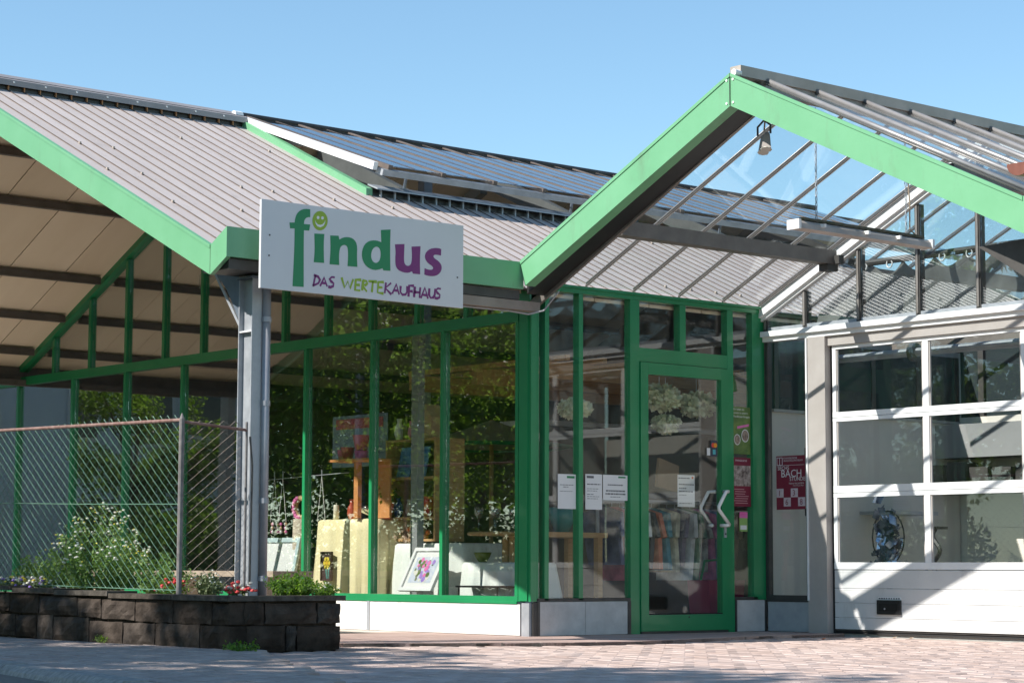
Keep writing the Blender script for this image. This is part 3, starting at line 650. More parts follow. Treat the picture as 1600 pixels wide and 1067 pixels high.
# ================================================================== SIGN
sign = thing('shop_sign', 'white rectangular shop sign with green and purple lettering on the green gutter fascia', 'sign', (-1.8, -.3, 2.4))
bx('board', signw, sign, -2.704, -.935, -.318, -.296, 2.397, 3.006)
for x in (-2.2, -1.4): bx('mounting_rail', steel, sign, x - .02, x + .02, -.295, -.2005, 2.5, 2.9)
def sp(x, y):                                                # sign drawing coordinates -> board plane (X, Z)
    q = P(400 + x / 4.7, 300 + y / 4.7, 1, -.3185); return (q[0], q[2])
def letter(loops, m, name='letter', y=-.3195):
    """loops: outline and holes; a 1 mm thick cut letter on the board"""
    L2 = [[sp(*p) for p in lp] for lp in loops]; flat = [p for lp in L2 for p in lp]; n = len(flat)
    tri = tessellate_polygon([[Vector((p[0], p[1], 0)) for p in lp] for lp in L2]); mb = MB()
    vs = [(p[0], y, p[1]) for p in flat] + [(p[0], y + .001, p[1]) for p in flat]; fs = []
    for t in tri:
        a, b, c = [Vector((flat[i][0], flat[i][1])) for i in t]
        cr = (b - a).x * (c - a).y - (b - a).y * (c - a).x
        fs.append(tuple(t) if cr > 0 else tuple(reversed(t)))
    o = 0
    for lp in L2:
        k = len(lp); fs += [(o + i, o + (i + 1) % k, n + o + (i + 1) % k, n + o + i) for i in range(k)]; o += k
    return mb.add(vs, fs).build(name, m, sign)
def smooth_(pts, corners=()):
    """one corner-keeping Chaikin pass"""
    out = []; n = len(pts)
    for i, p in enumerate(pts):
        if i in corners: out.append(p); continue
        a, b = pts[i - 1], pts[(i + 1) % n]
        out += [(p[0] * .75 + a[0] * .25, p[1] * .75 + a[1] * .25), (p[0] * .75 + b[0] * .25, p[1] * .75 + b[1] * .25)]
    return out
letter([smooth_([(398, 128), (360, 124), (325, 135), (300, 160), (287, 195), (284, 225), (246, 225), (250, 268), (284, 268), (282, 400), (275, 560), (268, 692), (350, 698), (350, 560), (350, 400), (352, 282), (390, 285), (398, 240), (352, 236), (354, 212), (364, 194), (380, 186), (398, 186)], (0, 5, 6, 7, 8, 11, 12, 15, 16, 17, 18, 22))], sgreen)
letter([[(428, 306), (502, 309), (498, 360), (497, 415), (498, 470), (500, 522), (424, 516), (429, 460), (431, 415), (430, 360)]], sgreen)
letter([smooth_([(545, 320), (606, 322), (612, 350), (640, 335), (675, 331), (710, 341), (735, 368), (743, 405), (741, 470), (744, 551), (672, 545), (676, 480), (675, 420), (666, 395), (645, 388), (625, 398), (614, 420), (609, 470), (611, 537), (540, 531), (548, 420)], (0, 1, 2, 9, 10, 18, 19))], sgreen)
letter([smooth_([(917, 280), (988, 276), (984, 420), (987, 580), (935, 576), (928, 560), (905, 570), (870, 575), (830, 562), (795, 530), (777, 480), (779, 430), (797, 385), (830, 360), (870, 355), (900, 361), (920, 370)], (0, 1, 3, 4, 5, 16)),
        smooth_([(882, 400), (858, 416), (845, 450), (846, 490), (862, 516), (885, 523), (905, 508), (915, 480), (916, 440), (905, 410)])], sgreen)
letter([smooth_([(1020, 385), (1090, 383), (1088, 440), (1086, 500), (1092, 530), (1110, 545), (1130, 540), (1142, 520), (1146, 470), (1142, 402), (1208, 399), (1203, 500), (1205, 605), (1152, 600), (1145, 583), (1120, 595), (1085, 592), (1045, 575), (1025, 545), (1022, 490), (1026, 440)], (0, 1, 9, 10, 12, 13, 14))], spurp)
letter([smooth_([(1360, 420), (1358, 468), (1335, 462), (1310, 461), (1301, 472), (1310, 488), (1340, 508), (1361, 535), (1364, 565), (1352, 595), (1325, 615), (1290, 620), (1255, 614), (1236, 607), (1238, 560), (1262, 570), (1290, 573), (1303, 562), (1295, 545), (1265, 525), (1245, 500), (1239, 470), (1250, 440), (1278, 418), (1315, 411), (1345, 414)], (0, 1, 13, 14))], spurp)
circ = [(470 + 56 * math.cos(a), 212 + 71 * math.sin(a)) for a in np.linspace(0, 2 * math.pi, 36, endpoint=False)]
letter([circ], slime, 'smiley_dot')
for c in ((455, 189), (487, 192)): letter([[(c[0] + 10 * math.cos(a), c[1] + 12 * math.sin(a)) for a in np.linspace(0, 2 * math.pi, 12, endpoint=False)]], swhite, 'smiley_eye', -.3206)
letter([[(433, 206), (440, 224), (452, 238), (470, 243), (488, 238), (501, 224), (508, 208), (505, 230), (494, 250), (472, 260), (450, 253), (437, 232)]], swhite, 'smiley_mouth', -.3206)
STR = [('p', [(436, 612), (420, 688)]), ('p', [(424, 609), (455, 622), (469, 645), (458, 670), (414, 690)]), ('p', [(470, 692), (500, 630), (522, 694)]), ('p', [(484, 668), (516, 672)]),
       ('p', [(578, 627), (555, 625), (540, 640), (552, 658), (570, 672), (566, 692), (545, 700), (530, 695)]),
       ('l', [(628, 628), (650, 702), (674, 655), (690, 708), (714, 640)]), ('l', [(772, 646), (732, 645), (727, 720), (765, 724)]), ('l', [(730, 682), (762, 684)]),
       ('l', [(787, 650), (778, 724)]), ('l', [(782, 650), (812, 655), (817, 672), (802, 685), (780, 688), (814, 732)]), ('l', [(825, 655), (887, 660)]), ('l', [(858, 658), (850, 736)]),
       ('l', [(938, 662), (898, 662), (892, 738), (936, 746)]), ('l', [(895, 700), (928, 702)]),
       ('p', [(954, 665), (945, 744)]), ('p', [(992, 668), (950, 706), (994, 753)]), ('p', [(1000, 747), (1030, 678), (1051, 754)]), ('p', [(1011, 722), (1045, 726)]),
       ('p', [(1062, 690), (1060, 735), (1075, 755), (1098, 753), (1108, 735), (1111, 692)]), ('p', [(1160, 690), (1125, 688), (1119, 769)]), ('p', [(1122, 728), (1150, 730)]),
       ('p', [(1166, 695), (1160, 773)]), ('p', [(1206, 700), (1200, 779)]), ('p', [(1162, 735), (1203, 739)]), ('p', [(1210, 780), (1240, 703), (1262, 784)]), ('p', [(1221, 755), (1256, 759)]),
       ('p', [(1273, 708), (1270, 755), (1282, 778), (1302, 775), (1312, 755), (1315, 710)]), ('p', [(1357, 712), (1335, 708), (1320, 722), (1332, 742), (1350, 756), (1346, 775), (1328, 782), (1311, 777)])]
for c, pts in STR:
    mb = MB(); q = [np.array(sp(*p)) for p in pts]; w = .0105
    left, right = [], []
    for i, p in enumerate(q):
        d = q[min(i + 1, len(q) - 1)] - q[max(i - 1, 0)]; d /= np.linalg.norm(d); nn = np.array([-d[1], d[0]])
        k = 1.0 + .25 * math.sin(i * 1.7 + p[0] * 40); left.append(p + nn * w * .85 * k); right.append(p - nn * w * .85 * k)
    vs = [(a[0], -.3195 - .0003 * (len(pts) % 3), a[1]) for a in left] + [(a[0], -.3195 - .0003 * (len(pts) % 3), a[1]) for a in right]; k = len(q)
    mb.add(vs, [(i, i + 1, k + i + 1, k + i) for i in range(k - 1)]); mb.build('letter_stroke', spurp if c == 'p' else slime, sign)
for p in ((100, 316), (95, 466), (1478, 628)):
    x, z = sp(*p); MB().tube([(x, -.322, z), (x, -.3185, z)], .006, 8).build('sign_screw', dksteel, sign)

# ================================================================== LAMPS UNDER THE GABLE
tl = thing('strip_light', 'long white fluorescent strip light hanging on two chains under the glass roof', 'lamp', (1.07, -2.4, 2.85))
MB().prism([(-2.455, 2.875), (-2.345, 2.875), (-2.36, 2.915), (-2.38, 2.935), (-2.42, 2.935), (-2.44, 2.915)], 0, .36, 1.79).build('housing', mat('lamp_housing', (.36, .31, .27), (.46, .41, .37), rough=.5, scale=6), tl)
MB().prism([(-2.425, 2.941), (-2.375, 2.941), (-2.38, 2.962), (-2.42, 2.962)], 0, .42, 1.74).build('top_cover', mat('mossy_top', (.06, .065, .03), (.14, .12, .09), rough=.95, scale=20), tl)
for x in (.335, 1.79): bx('end_cap', whitep, tl, x, x + .025, -2.457, -2.343, 2.870, 2.938)
for x in (.58, 1.05, 1.40): bx('clip', whitep, tl, x, x + .02, -2.475, -2.3, 2.90, 2.925)
for x, zt in ((.58, 3.78), (1.56, 3.78)):
    ch = MB()
    for k in range(int((zt - 2.95) / .045)):
        z = 2.95 + k * .045; pts = [(x + .008 * math.cos(a) * (k % 2), -2.4 + .008 * math.cos(a) * (1 - k % 2), z + .022 + .026 * math.sin(a)) for a in np.linspace(0, 2 * math.pi, 9)]
        ch.tube(pts, .0032, 5, False)
    ch.build('chain', steel, tl, kind='stuff')
MB().tube([(1.56, -2.40, 3.6), (1.58, -2.42, 3.2), (1.60, -2.4, 3.0), (1.68, -2.4, 2.955)], .006, 6).build('cable', mat('cable_beige', (.35, .27, .2), None, rough=.6), tl)
sp_ = thing('floodlight', 'small pale twin floodlight hanging under the gable peak', 'lamp', (.05, -2.4, 3.38))
MB().tube([(.05, -2.4, 3.78), (.05, -2.41, 3.60), (.05, -2.40, 3.52)], .006, 6).build('cable', MATS['cable_beige'], sp_)
MB().tube([(.05, -2.46, 3.50), (.05, -2.46, 3.56), (.05, -2.40, 3.60), (.05, -2.34, 3.56), (.05, -2.34, 3.50)], .008, 6).build('bracket', dksteel, sp_)
for k, (yy, xx) in enumerate(((-2.455, .02), (-2.36, .09))):
    hd = MB(); a = np.array([xx, yy, 3.50]); b = np.array([xx - .03, yy - .02, 3.38])
    hd.tube([a, a + (b - a) * .2, b], [.018, .03, .046], 4); hd.build('lamp_head', jamb, sp_)
    MB().tube([b, b + (b - a) * .03], .04, 8).build('lamp_glass', mat('lamp_lens', (.55, .55, .5), None, rough=.1), sp_)

# ================================================================== STONE PLANTER
PX0, PX1, PY0, PY1 = -3.30, -2.45, -.94, 7.0
def pz(y): return .018 * max(0, y)                           # the wall climbs slightly with the street
plant = thing('planter_wall', 'low planter wall of rough dark sandstone blocks at the pavement', 'wall', (-2.9, 3, 0))
core = MB().prism([(PX0 + .05, PY0 + .035), (PX1 - .014, PY0 + .035), (PX1 - .014, PY1), (PX0 + .05, PY1)], 2, -.05, .299).build('core', stonem, plant)
def stone(x0, x1, y0, y1, z0, z1, face, name='stone'):
    """roughly dressed block: a box whose visible face bulges and whose edges are worn"""
    nx, nz = 6, 4; mb = MB(); vs = []; fs = []
    ux = (y0, y1) if face == 'x' else (x0, x1); bb = random.uniform(.008, .034); z1 += random.uniform(-.012, .004)
    for i in range(nx + 1):
        for j in range(nz + 1):
            u, v = i / nx, j / nz; e = min(u, 1 - u) * nx; g = min(v, 1 - v) * nz
            bul = bb * min(1, e * .9) * min(1, g * .9) + random.uniform(-.009, .009) * (e > 0) * (g > 0)
            uu = ux[0] + (ux[1] - ux[0]) * u + random.uniform(-.006, .006); z = z0 + (z1 - z0) * v + random.uniform(-.004, .004)
            vs.append(((x0 - bul) if face == 'x' else uu, uu if face == 'x' else (y0 - bul), z))
    for i in range(nx):
        for j in range(nz):
            a = i * (nz + 1) + j; q = (a, a + nz + 1, a + nz + 2, a + 1); fs.append(q if face != 'x' else tuple(reversed(q)))
    n = len(vs); dp = .13
    for i, j in ((0, 0), (nx, 0), (nx, nz), (0, nz)):
        p = vs[i * (nz + 1) + j]; vs.append((p[0] + dp, p[1], p[2]) if face == 'x' else (p[0], p[1] + dp, p[2]))
    def edge(idx, a, b):
        for k in range(len(idx) - 1): fs.append((idx[k], idx[k + 1], b) if k >= len(idx) // 2 else (idx[k], idx[k + 1], a))
        fs.append((idx[len(idx) // 2], b, a))
    edge([i * (nz + 1) for i in range(nx + 1)], n, n + 1); edge([nx * (nz + 1) + j for j in range(nz + 1)], n + 1, n + 2)
    edge([i * (nz + 1) + nz for i in reversed(range(nx + 1))], n + 2, n + 3); edge([j for j in reversed(range(nz + 1))], n + 3, n)
    return mb.add(vs, fs).build(name, stonem, plant)
zc = [(-.02, .142), (.152, .292)]
for c, (z0, z1) in enumerate(zc):
    y = PY0
    k = 0
    while y < PY1:
        L = random.uniform(.22, .58) if not (k == 0) else (.36, .22)[c]
        stone(PX0, PX1, y + .007, y + L - .007, z0 + pz(y + L / 2), z1 + pz(y + L / 2), 'x'); y += L; k += 1
    for a, b in (((0.12, .42), (.425, .50), (.505, .85)), ((.10, .25), (.26, .66), (.67, .85)))[c]:
        stone(PX0 + a, PX0 + b - .008, PY0, 0, z0, z1, 'y')
y = PY0 - .02
while y < PY1:
    L = random.uniform(.5, .85); mb = MB(); w = .24 if y > PY0 + .1 else .9
    zt = .335 + pz(y + L / 2); e = .012
    pts = [(PX0 - .035 + random.uniform(-.012, .012), y + .004), (PX0 - .03 + w, y + .004), (PX0 - .03 + w, y + L - .004), (PX0 - .035 + random.uniform(-.012, .012), y + L - .004)]
    if y < PY0 + .1: pts = [(PX0 - .035, y), (PX1 - .2, y - .012), (PX1 + .03, y + .01), (PX1 - .02, y + .22), (PX0 + .25, y + .22), (PX0 + .24, y + L - .004), (PX0 - .03, y + L - .004)]
    mb.prism(pts, 2, zt - .035, zt + random.uniform(-.004, .004)).build('coping', copm, plant); y += L
MB().prism([(PX0 + .1, PY0 + .1), (PX1 - .06, PY0 + .1), (PX1 - .06, PY1), (PX0 + .1, PY1)], 2, .30, .315).build('soil_bed', soil, plant)

# ================================================================== CHAIN-LINK FENCE
fence = thing('chain_link_fence', 'green chain link fence with rusty top pipe on the planter', 'fence', (-3.1, 2, .33))
FX, FY, FZ = -3.16, -.09, 1.49
MB().tube([(FX, FY, FZ), (FX, 2.4, FZ + .045), (FX, 6.6, FZ + .13)], .012, 8).build('top_rail', rust, fence)
MB().tube([(FX, FY, FZ - .01), (-2.66, FY, FZ - .045), (-2.645, FY, FZ - .05)], .010, 8).build('top_rail', rust, fence)
MB().tube([(FX, FY, .28), (FX, FY, 1.46), (FX, FY, 1.50), (FX, FY, 1.535)], [.019, .019, .017, .004], 10).build('post', postm, fence)
for y in (2.9, 5.6): MB().tube([(FX, y, .3), (FX, y, 1.50)], .024, 10).build('post', postm, fence)
MB().tube([(-2.645, FY, .28), (-2.645, FY, 1.50)], .009, 8).build('post', postm, fence)
MB().tube([(-2.63, FY - .02, 1.40), (-2.615, FY - .03, 1.2), (-2.622, FY - .03, .40)], .007, 6).build('tension_bar', dksteel, fence)
def chain(p0, du, length, z0, z1, name, m, pitch=.094):
    mb = MB(); du = np.array(du, float); nrow = int((z1 - z0) / (pitch / 2 * .74)); ncol = int(length / (pitch / 2)) ; r = .0022
    off = np.array([-du[1], du[0], 0]) * .0015
    for c in range(ncol):
        pts = []
        for k in range(nrow + 1):
            u = (c + ((k + c) % 2)) * pitch / 2
            u = min(max(u, 0), length)
            p = np.array(p0) + np.append(du * u, 0); p[2] = z0 + k * pitch / 2 * .74 + .012 * u + .01 * math.sin(u * 2.1); pts.append(p + off * (1 if k % 2 else -1))
        mb.tube(pts, r, 4, False)
    return mb.build(name, m, fence, kind='stuff')
chain((FX, FY, 0), (0, 1), 6.4, .34, 1.535, 'wire_mesh', gwire)
chain((FX, FY, 0), (1, 0), .50, .34, 1.49, 'wire_mesh', gywire)
MB().tube([(FX, FY, .93), (FX - .003, 1.2, .955), (FX, 2.9, 1.0), (FX, 6.4, 1.06)], .0028, 5).build('tension_wire', gwire, fence)
MB().tube([(FX, FY, .36), (FX - .003, 1.2, .372), (FX, 6.4, .45)], .0028, 5).build('tension_wire', gwire, fence)

# ================================================================== PLANTS IN THE PLANTER
def bushy(name, label, cat, c, rx, ry, h, n, size, leaf, flowers=(), nst=40, group=None, lean=.25, fsize=.012):
    """stems fanning out of the ground with leaves along them and flower heads at the tips"""
    t = thing(name, label, cat, (c[0], c[1], c[2]), group)
    sm = MB(); tips = []; LC = []
    for i in range(nst):
        a = random.uniform(0, 2 * math.pi); r = math.sqrt(random.random()); hh = h * (1 - .55 * r * r) * random.uniform(.75, 1.05)
        b = np.array([c[0] + rx * .35 * r * math.cos(a), c[1] + ry * .35 * r * math.sin(a), c[2]])
        e = np.array([c[0] + rx * r * math.cos(a), c[1] + ry * r * math.sin(a), c[2] + hh]); m_ = (b + e) / 2 + np.array([0, 0, hh * .08])
        sm.tube([b, m_, e], [.003, .0022, .0012], 4, False); tips.append(e)
        for q in range(n // nst):
            u = random.uniform(.12, 1.0); p = b * (1 - u) ** 2 + 2 * m_ * u * (1 - u) + e * u * u; LC.append(p + rng.normal(size=3) * size * 1.1)
    sm.build('stem', stemm, t, kind='stuff')
    lb = MB().leaves(LC, None, size); lb.build('leaf', leaf, t, rnd=rng.random(len(lb.f)), kind='stuff')
    for m, cnt, mul in flowers:
        fb = MB()
        for _ in range(cnt):
            p = tips[random.randrange(len(tips))] + rng.normal(size=3) * np.array([.025, .025, .015])
            fb.blob(p, (fsize * mul, fsize * mul, fsize * mul * .6), 6, 3, .2)
        fb.build('flower', m, t, kind='stuff')
    return t
bushy('flowering_weed', 'tall bushy weed with small white flowers behind the chain link fence', 'plant', (-2.98, 1.28, .31), .30, .62, .62, 5200, .014, weedm, ((petal, 150, 1.0), (yel, 60, .6)), 90)
bushy('flowering_weed', 'lower sprawling green weed left of the white flowering weed', 'plant', (-2.85, 2.25, .33), .25, .5, .30, 1800, .016, weedm, (), 50)
bushy('flowering_weed', 'thin green weed between flowering weed and fence corner post', 'plant', (-2.9, .62, .31), .22, .35, .34, 1400, .015, weedm, (), 40)
bushy('pansies', 'bed of small yellow and purple pansies along the wall edge', 'flowers', (-3.14, 2.2, .345), .07, .62, .085, 1500, .012, leafC, ((purf, 40, 1.3), (yel, 30, 1.2), (petal, 50, 1.2)), 70)
bushy('red_flowers', 'low red flowers left of the dark fence post', 'flowers', (-3.08, .08, .315), .09, .17, .115, 500, .012, leafA, ((redf, 34, 1.2),), 40)
bushy('grey_plant', 'pale grey green cushion plant right of the dark fence post', 'plant', (-2.98, -.17, .315), .1, .12, .17, 1600, .010, leafC, ((petal, 30, .7),), 50)
bushy('red_flowers', 'red and white flowers at the foot of the steel column', 'flowers', (-2.75, -.16, .315), .10, .09, .09, 260, .011, leafC, ((redf, 24, 1.5), (petal, 22, 1.3)), 34)
bushy('green_shrub', 'low dense green shrub on the planter right of the downpipe', 'plant', (-2.62, -.62, .32), .20, .22, .16, 3000, .012, leafA, (), 80)
bushy('green_shrub', 'small trailing shrub at the right tip of the planter', 'plant', (-2.50, -.82, .325), .10, .10, .09, 900, .010, leafA, ((petal, 10, .6),), 30)
bushy('ground_weed', 'small green weed growing from the paving at the wall corner', 'plant', (-3.33, -1.12, 0.0), .12, .16, .035, 220, .016, leafA, (), 16)
bushy('ground_weed', 'tiny weed at the foot of the planter wall', 'plant', (-3.37, .55, .005), .04, .10, .04, 120, .010, leafB, (), 12)
wb = thing('wooden_bench', 'weathered wooden bench behind the fence below the canopy', 'bench', (-1.1, 2.6, 0))
bx('seat', mat('weathered_wood', (.24, .19, .14), (.33, .27, .21), rough=.85, scale=10, stretch=(6, 1, 6)), wb, -1.3, -.92, 1.55, 4.6, .44, .485)
for y in (1.75, 3.0, 4.35): bx('leg', MATS['weathered_wood'], wb, -1.25, -.97, y, y + .06, .0, .44)

# ================================================================== INTERIORS
floorm = mat('shop_floor', (.26, .23, .20), (.34, .31, .27), rough=.5, scale=2)
inw = mat('inner_wall_grey', (.22, .225, .23), (.27, .275, .28), rough=.8, scale=1.5)
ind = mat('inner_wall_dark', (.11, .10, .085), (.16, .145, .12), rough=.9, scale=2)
beige = mat('garage_wall_beige', (.60, .56, .51), (.66, .62, .57), rough=.85, scale=1.5)
wood = mat('pine_wood', (.46, .26, .11), (.56, .34, .16), rough=.6, scale=8, stretch=(1, 8, 8))
bx('shop_floor', floorm, hall, .08, 8.8, .08, 9.5, -.04, .03)
MB().prism([(.2, .03), (9.5, .03), (9.5, 2.55), (8.3, 2.55), (RID, zl(RID) - .1), (.2, zl(.2) - .1)], 0, 7.0, 7.1).build('back_wall', ind, hall)
bx('far_wall', ind, hall, .08, 7.0, 9.5, 9.6, .03, 3.2)
bx('party_wall', inw, hall, X3 + .09, 7.0, .02, .10, .03, 2.50)
for k, y in enumerate((1.1, 2.0, 2.9)):
    bx('trellis_beam', wood, hall, 1.1, 4.9, y, y + .06, 2.10, 2.24)
for k in range(9): bx('trellis_slat', wood, hall, 1.2 + k * .42, 1.25 + k * .42, .95, 3.1, 2.245, 2.29)
for x in (2.2, 5.0): MB().box(x - .05, x + .05, 4.1, 4.2, .03, 4.3).build('inner_column', steel, hall)
MB().box(.35, .42, 1.86, 1.95, .03, 2.62).build('inner_column', mat('inner_column_grey', (.25, .26, .27), (.31, .32, .33), rough=.5, scale=5), hall)
pw = MB().box(X3 + .09, 5.19, .004, .0195, .02, 1.86).build('party_lining', beige, porch)
bx('strip_window', mat('dark_window', (.03, .04, .045), None, rough=.1), pw, X3 + .09, 5.19, .010, .0195, 1.8605, 2.45)
for x in (2.72, 3.35, 3.98, 4.6, 5.15): bx('strip_window_frame', dksteel, pw, x, x + .05, -.004, .0095, 1.861, 2.45)
bx('window_ledge', conc, pw, X3 + .09, 5.19, -.02, .0035, 1.835, 1.86)
bx('garage_floor', conc, porch, X3 + .07, 6.4, -4.7, .015, -.04, .018)
bw = MB().box(5.2, 5.3, -4.7, .015, .02, 1.90).build('back_wall', beige, porch)
for y in (-.25, -1.15, -2.05, -2.95, -3.85): bx('back_window_frame', dksteel, bw, 5.2, 5.26, y - .03, y + .03, 1.901, 2.6)
bx('back_window', mat('dark_window', (.03, .04, .045), None, rough=.1), bw, 5.23, 5.25, -4.7, .0, 1.902, 2.62)
bx('wall_pier', beige, bw, 5.13, 5.199, -2.75, -2.45, .02, 2.6)
bx('side_wall', beige, porch, X3 + .07, 5.2, -4.8, -4.72, .02, 2.5)
MB().tube([(2.95, -.15, 2.26), (2.95, -4.6, 2.26)], .035, 10).build('door_shaft', steel, porch)
for y in (-1.3, -2.45): MB().tube([(2.95, y, 2.26), (2.95, y - .05, 2.26)], .075, 14).build('shaft_drum', dksteel, porch)
bx('ceiling_beam', MATS['purlin_grey'], porch, 4.2, 4.3, -4.7, -.05, 2.40, 2.52)
# shade curtain behind the gable glass
cur = thing('shade_curtain', 'pale grey shade cloth gathered on rings behind the gable glazing', 'curtain', (2.95, -2.4, 2.5))
cm = MB(); nu, nv = 160, 14
for i in range(nu + 1):
    for j in range(nv + 1):
        u, v = i / nu, j / nv; y = -.3 - 4.1 * u; sag = .09 * abs(math.sin(u * math.pi * 13)) * (1 - v)
        ztop = 3.02 + .0 * u - .10 * abs(math.sin(u * math.pi * 13)); z = ztop - (.50 + .06 * math.sin(u * 9)) * (1 - v) 
        x = 2.92 + .012 * math.sin(u * 62 + v * 1.5) + .05 * math.sin(math.pi * (1 - v)) ** 2
        cm.v.append((x, y, min(z, zr(y, -.2))))
cm.f = [(i * (nv + 1) + j, (i + 1) * (nv + 1) + j, (i + 1) * (nv + 1) + j + 1, i * (nv + 1) + j + 1) for i in range(nu) for j in range(nv)]; cm.m = [0] * len(cm.f)
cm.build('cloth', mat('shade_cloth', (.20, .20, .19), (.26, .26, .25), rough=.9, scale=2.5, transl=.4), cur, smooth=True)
MB().tube([(2.92, -.75, 3.03), (2.92, -4.1, 3.03)], .028, 8).build('rail', dksteel, cur)
for k in range(12):
    y = -.85 - k * .27; MB().tube([(2.90, y + .03 * math.cos(a), 3.0 + .035 * math.sin(a)) for a in np.linspace(0, 2 * math.pi, 11)], .006, 5, False).build('ring', whitep, cur)
def tablecloth(t, x0, x1, y0, y1, zt, zb, m, amp=.032):
    c = MB(); n = 96; per = []
    cxx, cyy, hx, hy = (x0 + x1) / 2, (y0 + y1) / 2, (x1 - x0) / 2, (y1 - y0) / 2
    for k in range(n):
        a = 2 * math.pi * k / n; q = (abs(math.cos(a)) ** 8 + abs(math.sin(a)) ** 8) ** (-1 / 8); per.append((hx * q * math.cos(a), hy * q * math.sin(a)))
    zz = [zt, zt - .015, zt - .1, (zt + zb) / 2, zb]; am = [0, .2, .5, 1, 1.5]
    for i, z in enumerate(zz):
        for k, (px_, py_) in enumerate(per):
            f = 1 - .03 * (i == 0) + am[i] * amp * (.6 + math.sin(k * .93 + 1) + .6 * math.sin(k * 2.1)) / max(hx, hy)
            c.v.append((cxx + px_ * f, cyy + py_ * f, z))
    c.f = [(i * n + k, (i + 1) * n + k, (i + 1) * n + (k + 1) % n, i * n + (k + 1) % n) for i in range(4) for k in range(n)] + [tuple(range(n))]; c.m = [0] * len(c.f)
    return c.build('cloth', m, t, smooth=True)
def frame_pic(name, label, c, u, v, w, h, fm, pm, fw=.03, art=None):
    """framed picture: centre of lower edge c, width direction u, height direction v"""
    t = thing(name, label, 'picture', tuple(c)); c = np.array(c, float); u = np.array(u, float); v = np.array(v, float); nrm = np.cross(u, v)
    def slab(u0, u1, v0, v1, d0, d1):
        q = [c + u * a + v * b + nrm * d for d in (d0, d1) for a, b in ((u0, v0), (u1, v0), (u1, v1), (u0, v1))]
        return MB().add(q, [(3, 2, 1, 0), (4, 5, 6, 7), (0, 1, 5, 4), (1, 2, 6, 5), (2, 3, 7, 6), (3, 0, 4, 7)])
    slab(-w / 2, w / 2, 0, h, 0, .012).build('mount', pm, t)
    for a in ((-w / 2, w / 2, 0, fw), (-w / 2, w / 2, h - fw, h), (-w / 2, -w / 2 + fw, fw, h - fw), (w / 2 - fw, w / 2, fw, h - fw)): slab(*a, .0125, .028).build('frame_side', fm, t)
    if art: art(t, lambda a, b, d=.0135: c + u * a + v * b + nrm * d)
    return t
def disc(t, f, a, b, r, m, name='painted_petal', n=7, d=.0135, st=1.0):
    MB().add([f(a + r * math.cos(2 * math.pi * k / n), b + r * st * math.sin(2 * math.pi * k / n), d) for k in range(n)], [tuple(range(n))]).build(name, m, t)
ylc = mat('yellow_cloth', (.85, .74, .43), (.88, .78, .50), rough=.85, scale=3); whc = mat('white_cloth', (.80, .84, .80), (.85, .87, .84), rough=.85, scale=3)
t = thing('draped_table', 'table draped to the ground in pale yellow cloth in the shop window', 'table', (.72, 2.95, .03)); tablecloth(t, .40, 1.05, 2.52, 3.42, .935, .05, ylc); bx('top', wood, t, .44, 1.0, 2.57, 3.37, .90, .925)
t = thing('draped_stand', 'tall stand under white cloth behind the leaning flower picture', 'table', (.8, 1.95, .03)); tablecloth(t, .50, 1.1, 1.45, 2.42, .72, .05, whc); bx('top', wood, t, .55, 1.05, 1.5, 2.35, .68, .71)
t = thing('draped_stand', 'low stand under white cloth next to the corner post', 'table', (.6, .95, .03)); tablecloth(t, .35, .85, .62, 1.30, .56, .05, whc); bx('top', wood, t, .4, .8, .67, 1.25, .52, .55)
dkb = mat('dark_brown_canvas', (.045, .02, .022), None, rough=.7); sky_m = mat('print_pale_blue', (.45, .52, .66), (.62, .64, .72), rough=.8, scale=30)
def daff(t, f):
    for k in range(6): disc(t, f, .03 * math.cos(k * 1.05), .155 + .035 * math.sin(k * 1.05), .024, yel)
    disc(t, f, 0, .155, .02, mat('paint_gold', (.75, .45, .03), None), d=.0145)
    for a, b, cxx in ((-.012, .012, 0), (.012, .035, .02)): MB().add([f(cxx + a - .012, .12), f(cxx - .004, .02), f(cxx + .010, .02), f(cxx + b - .012, .12)], [(0, 1, 2, 3)]).build('painted_leaf', mat('paint_leaf', (.06, .25, .22), None), t)
frame_pic('flower_painting', 'small dark painting of a yellow daffodil hung on the yellow cloth', P(512, 907, 0, .365), (0, -1, 0), (0, 0, 1), .155, .255, dkb, dkb, .006, daff)
def bouq(t, f):
    MB().add([f(-.15, .075), f(.15, .075), f(.15, .30), f(-.15, .30)], [(0, 1, 2, 3)]).build('print', sky_m, t)
    ms = [petal, purf, pinkf, weedm, leafC]
    for k in range(46): disc(t, f, random.uniform(-.125, .125), random.uniform(.095, .28), random.uniform(.012, .026), ms[(k * 7) % 5], d=.0145 + k * .00002)
th = math.radians(22)
frame_pic('flower_picture', 'white framed picture of white and purple flowers leaning against the white cloth', P(650, 924, 0, .17), (0, -1, 0), (math.sin(th) * .9, -.2, math.cos(th)), .44, .38, whitep, paper, .03, bouq)
def pale(t, f):
    for k in range(12): disc(t, f, random.uniform(-.11, .09), random.uniform(.12, .24), random.uniform(.01, .022), [pinkf, MATS['paint_gold'], paper][k % 3], d=.0145 + k * .00002)
frame_pic('pale_picture', 'large picture in pale blue frame standing behind the downpipe', P(425, 936, 0, .30), (0, -1, 0), (.2, 0, .98), .62, .56, mat('frame_pale_blue', (.42, .55, .58), (.50, .62, .64), rough=.5, scale=6), paper, .04, pale)
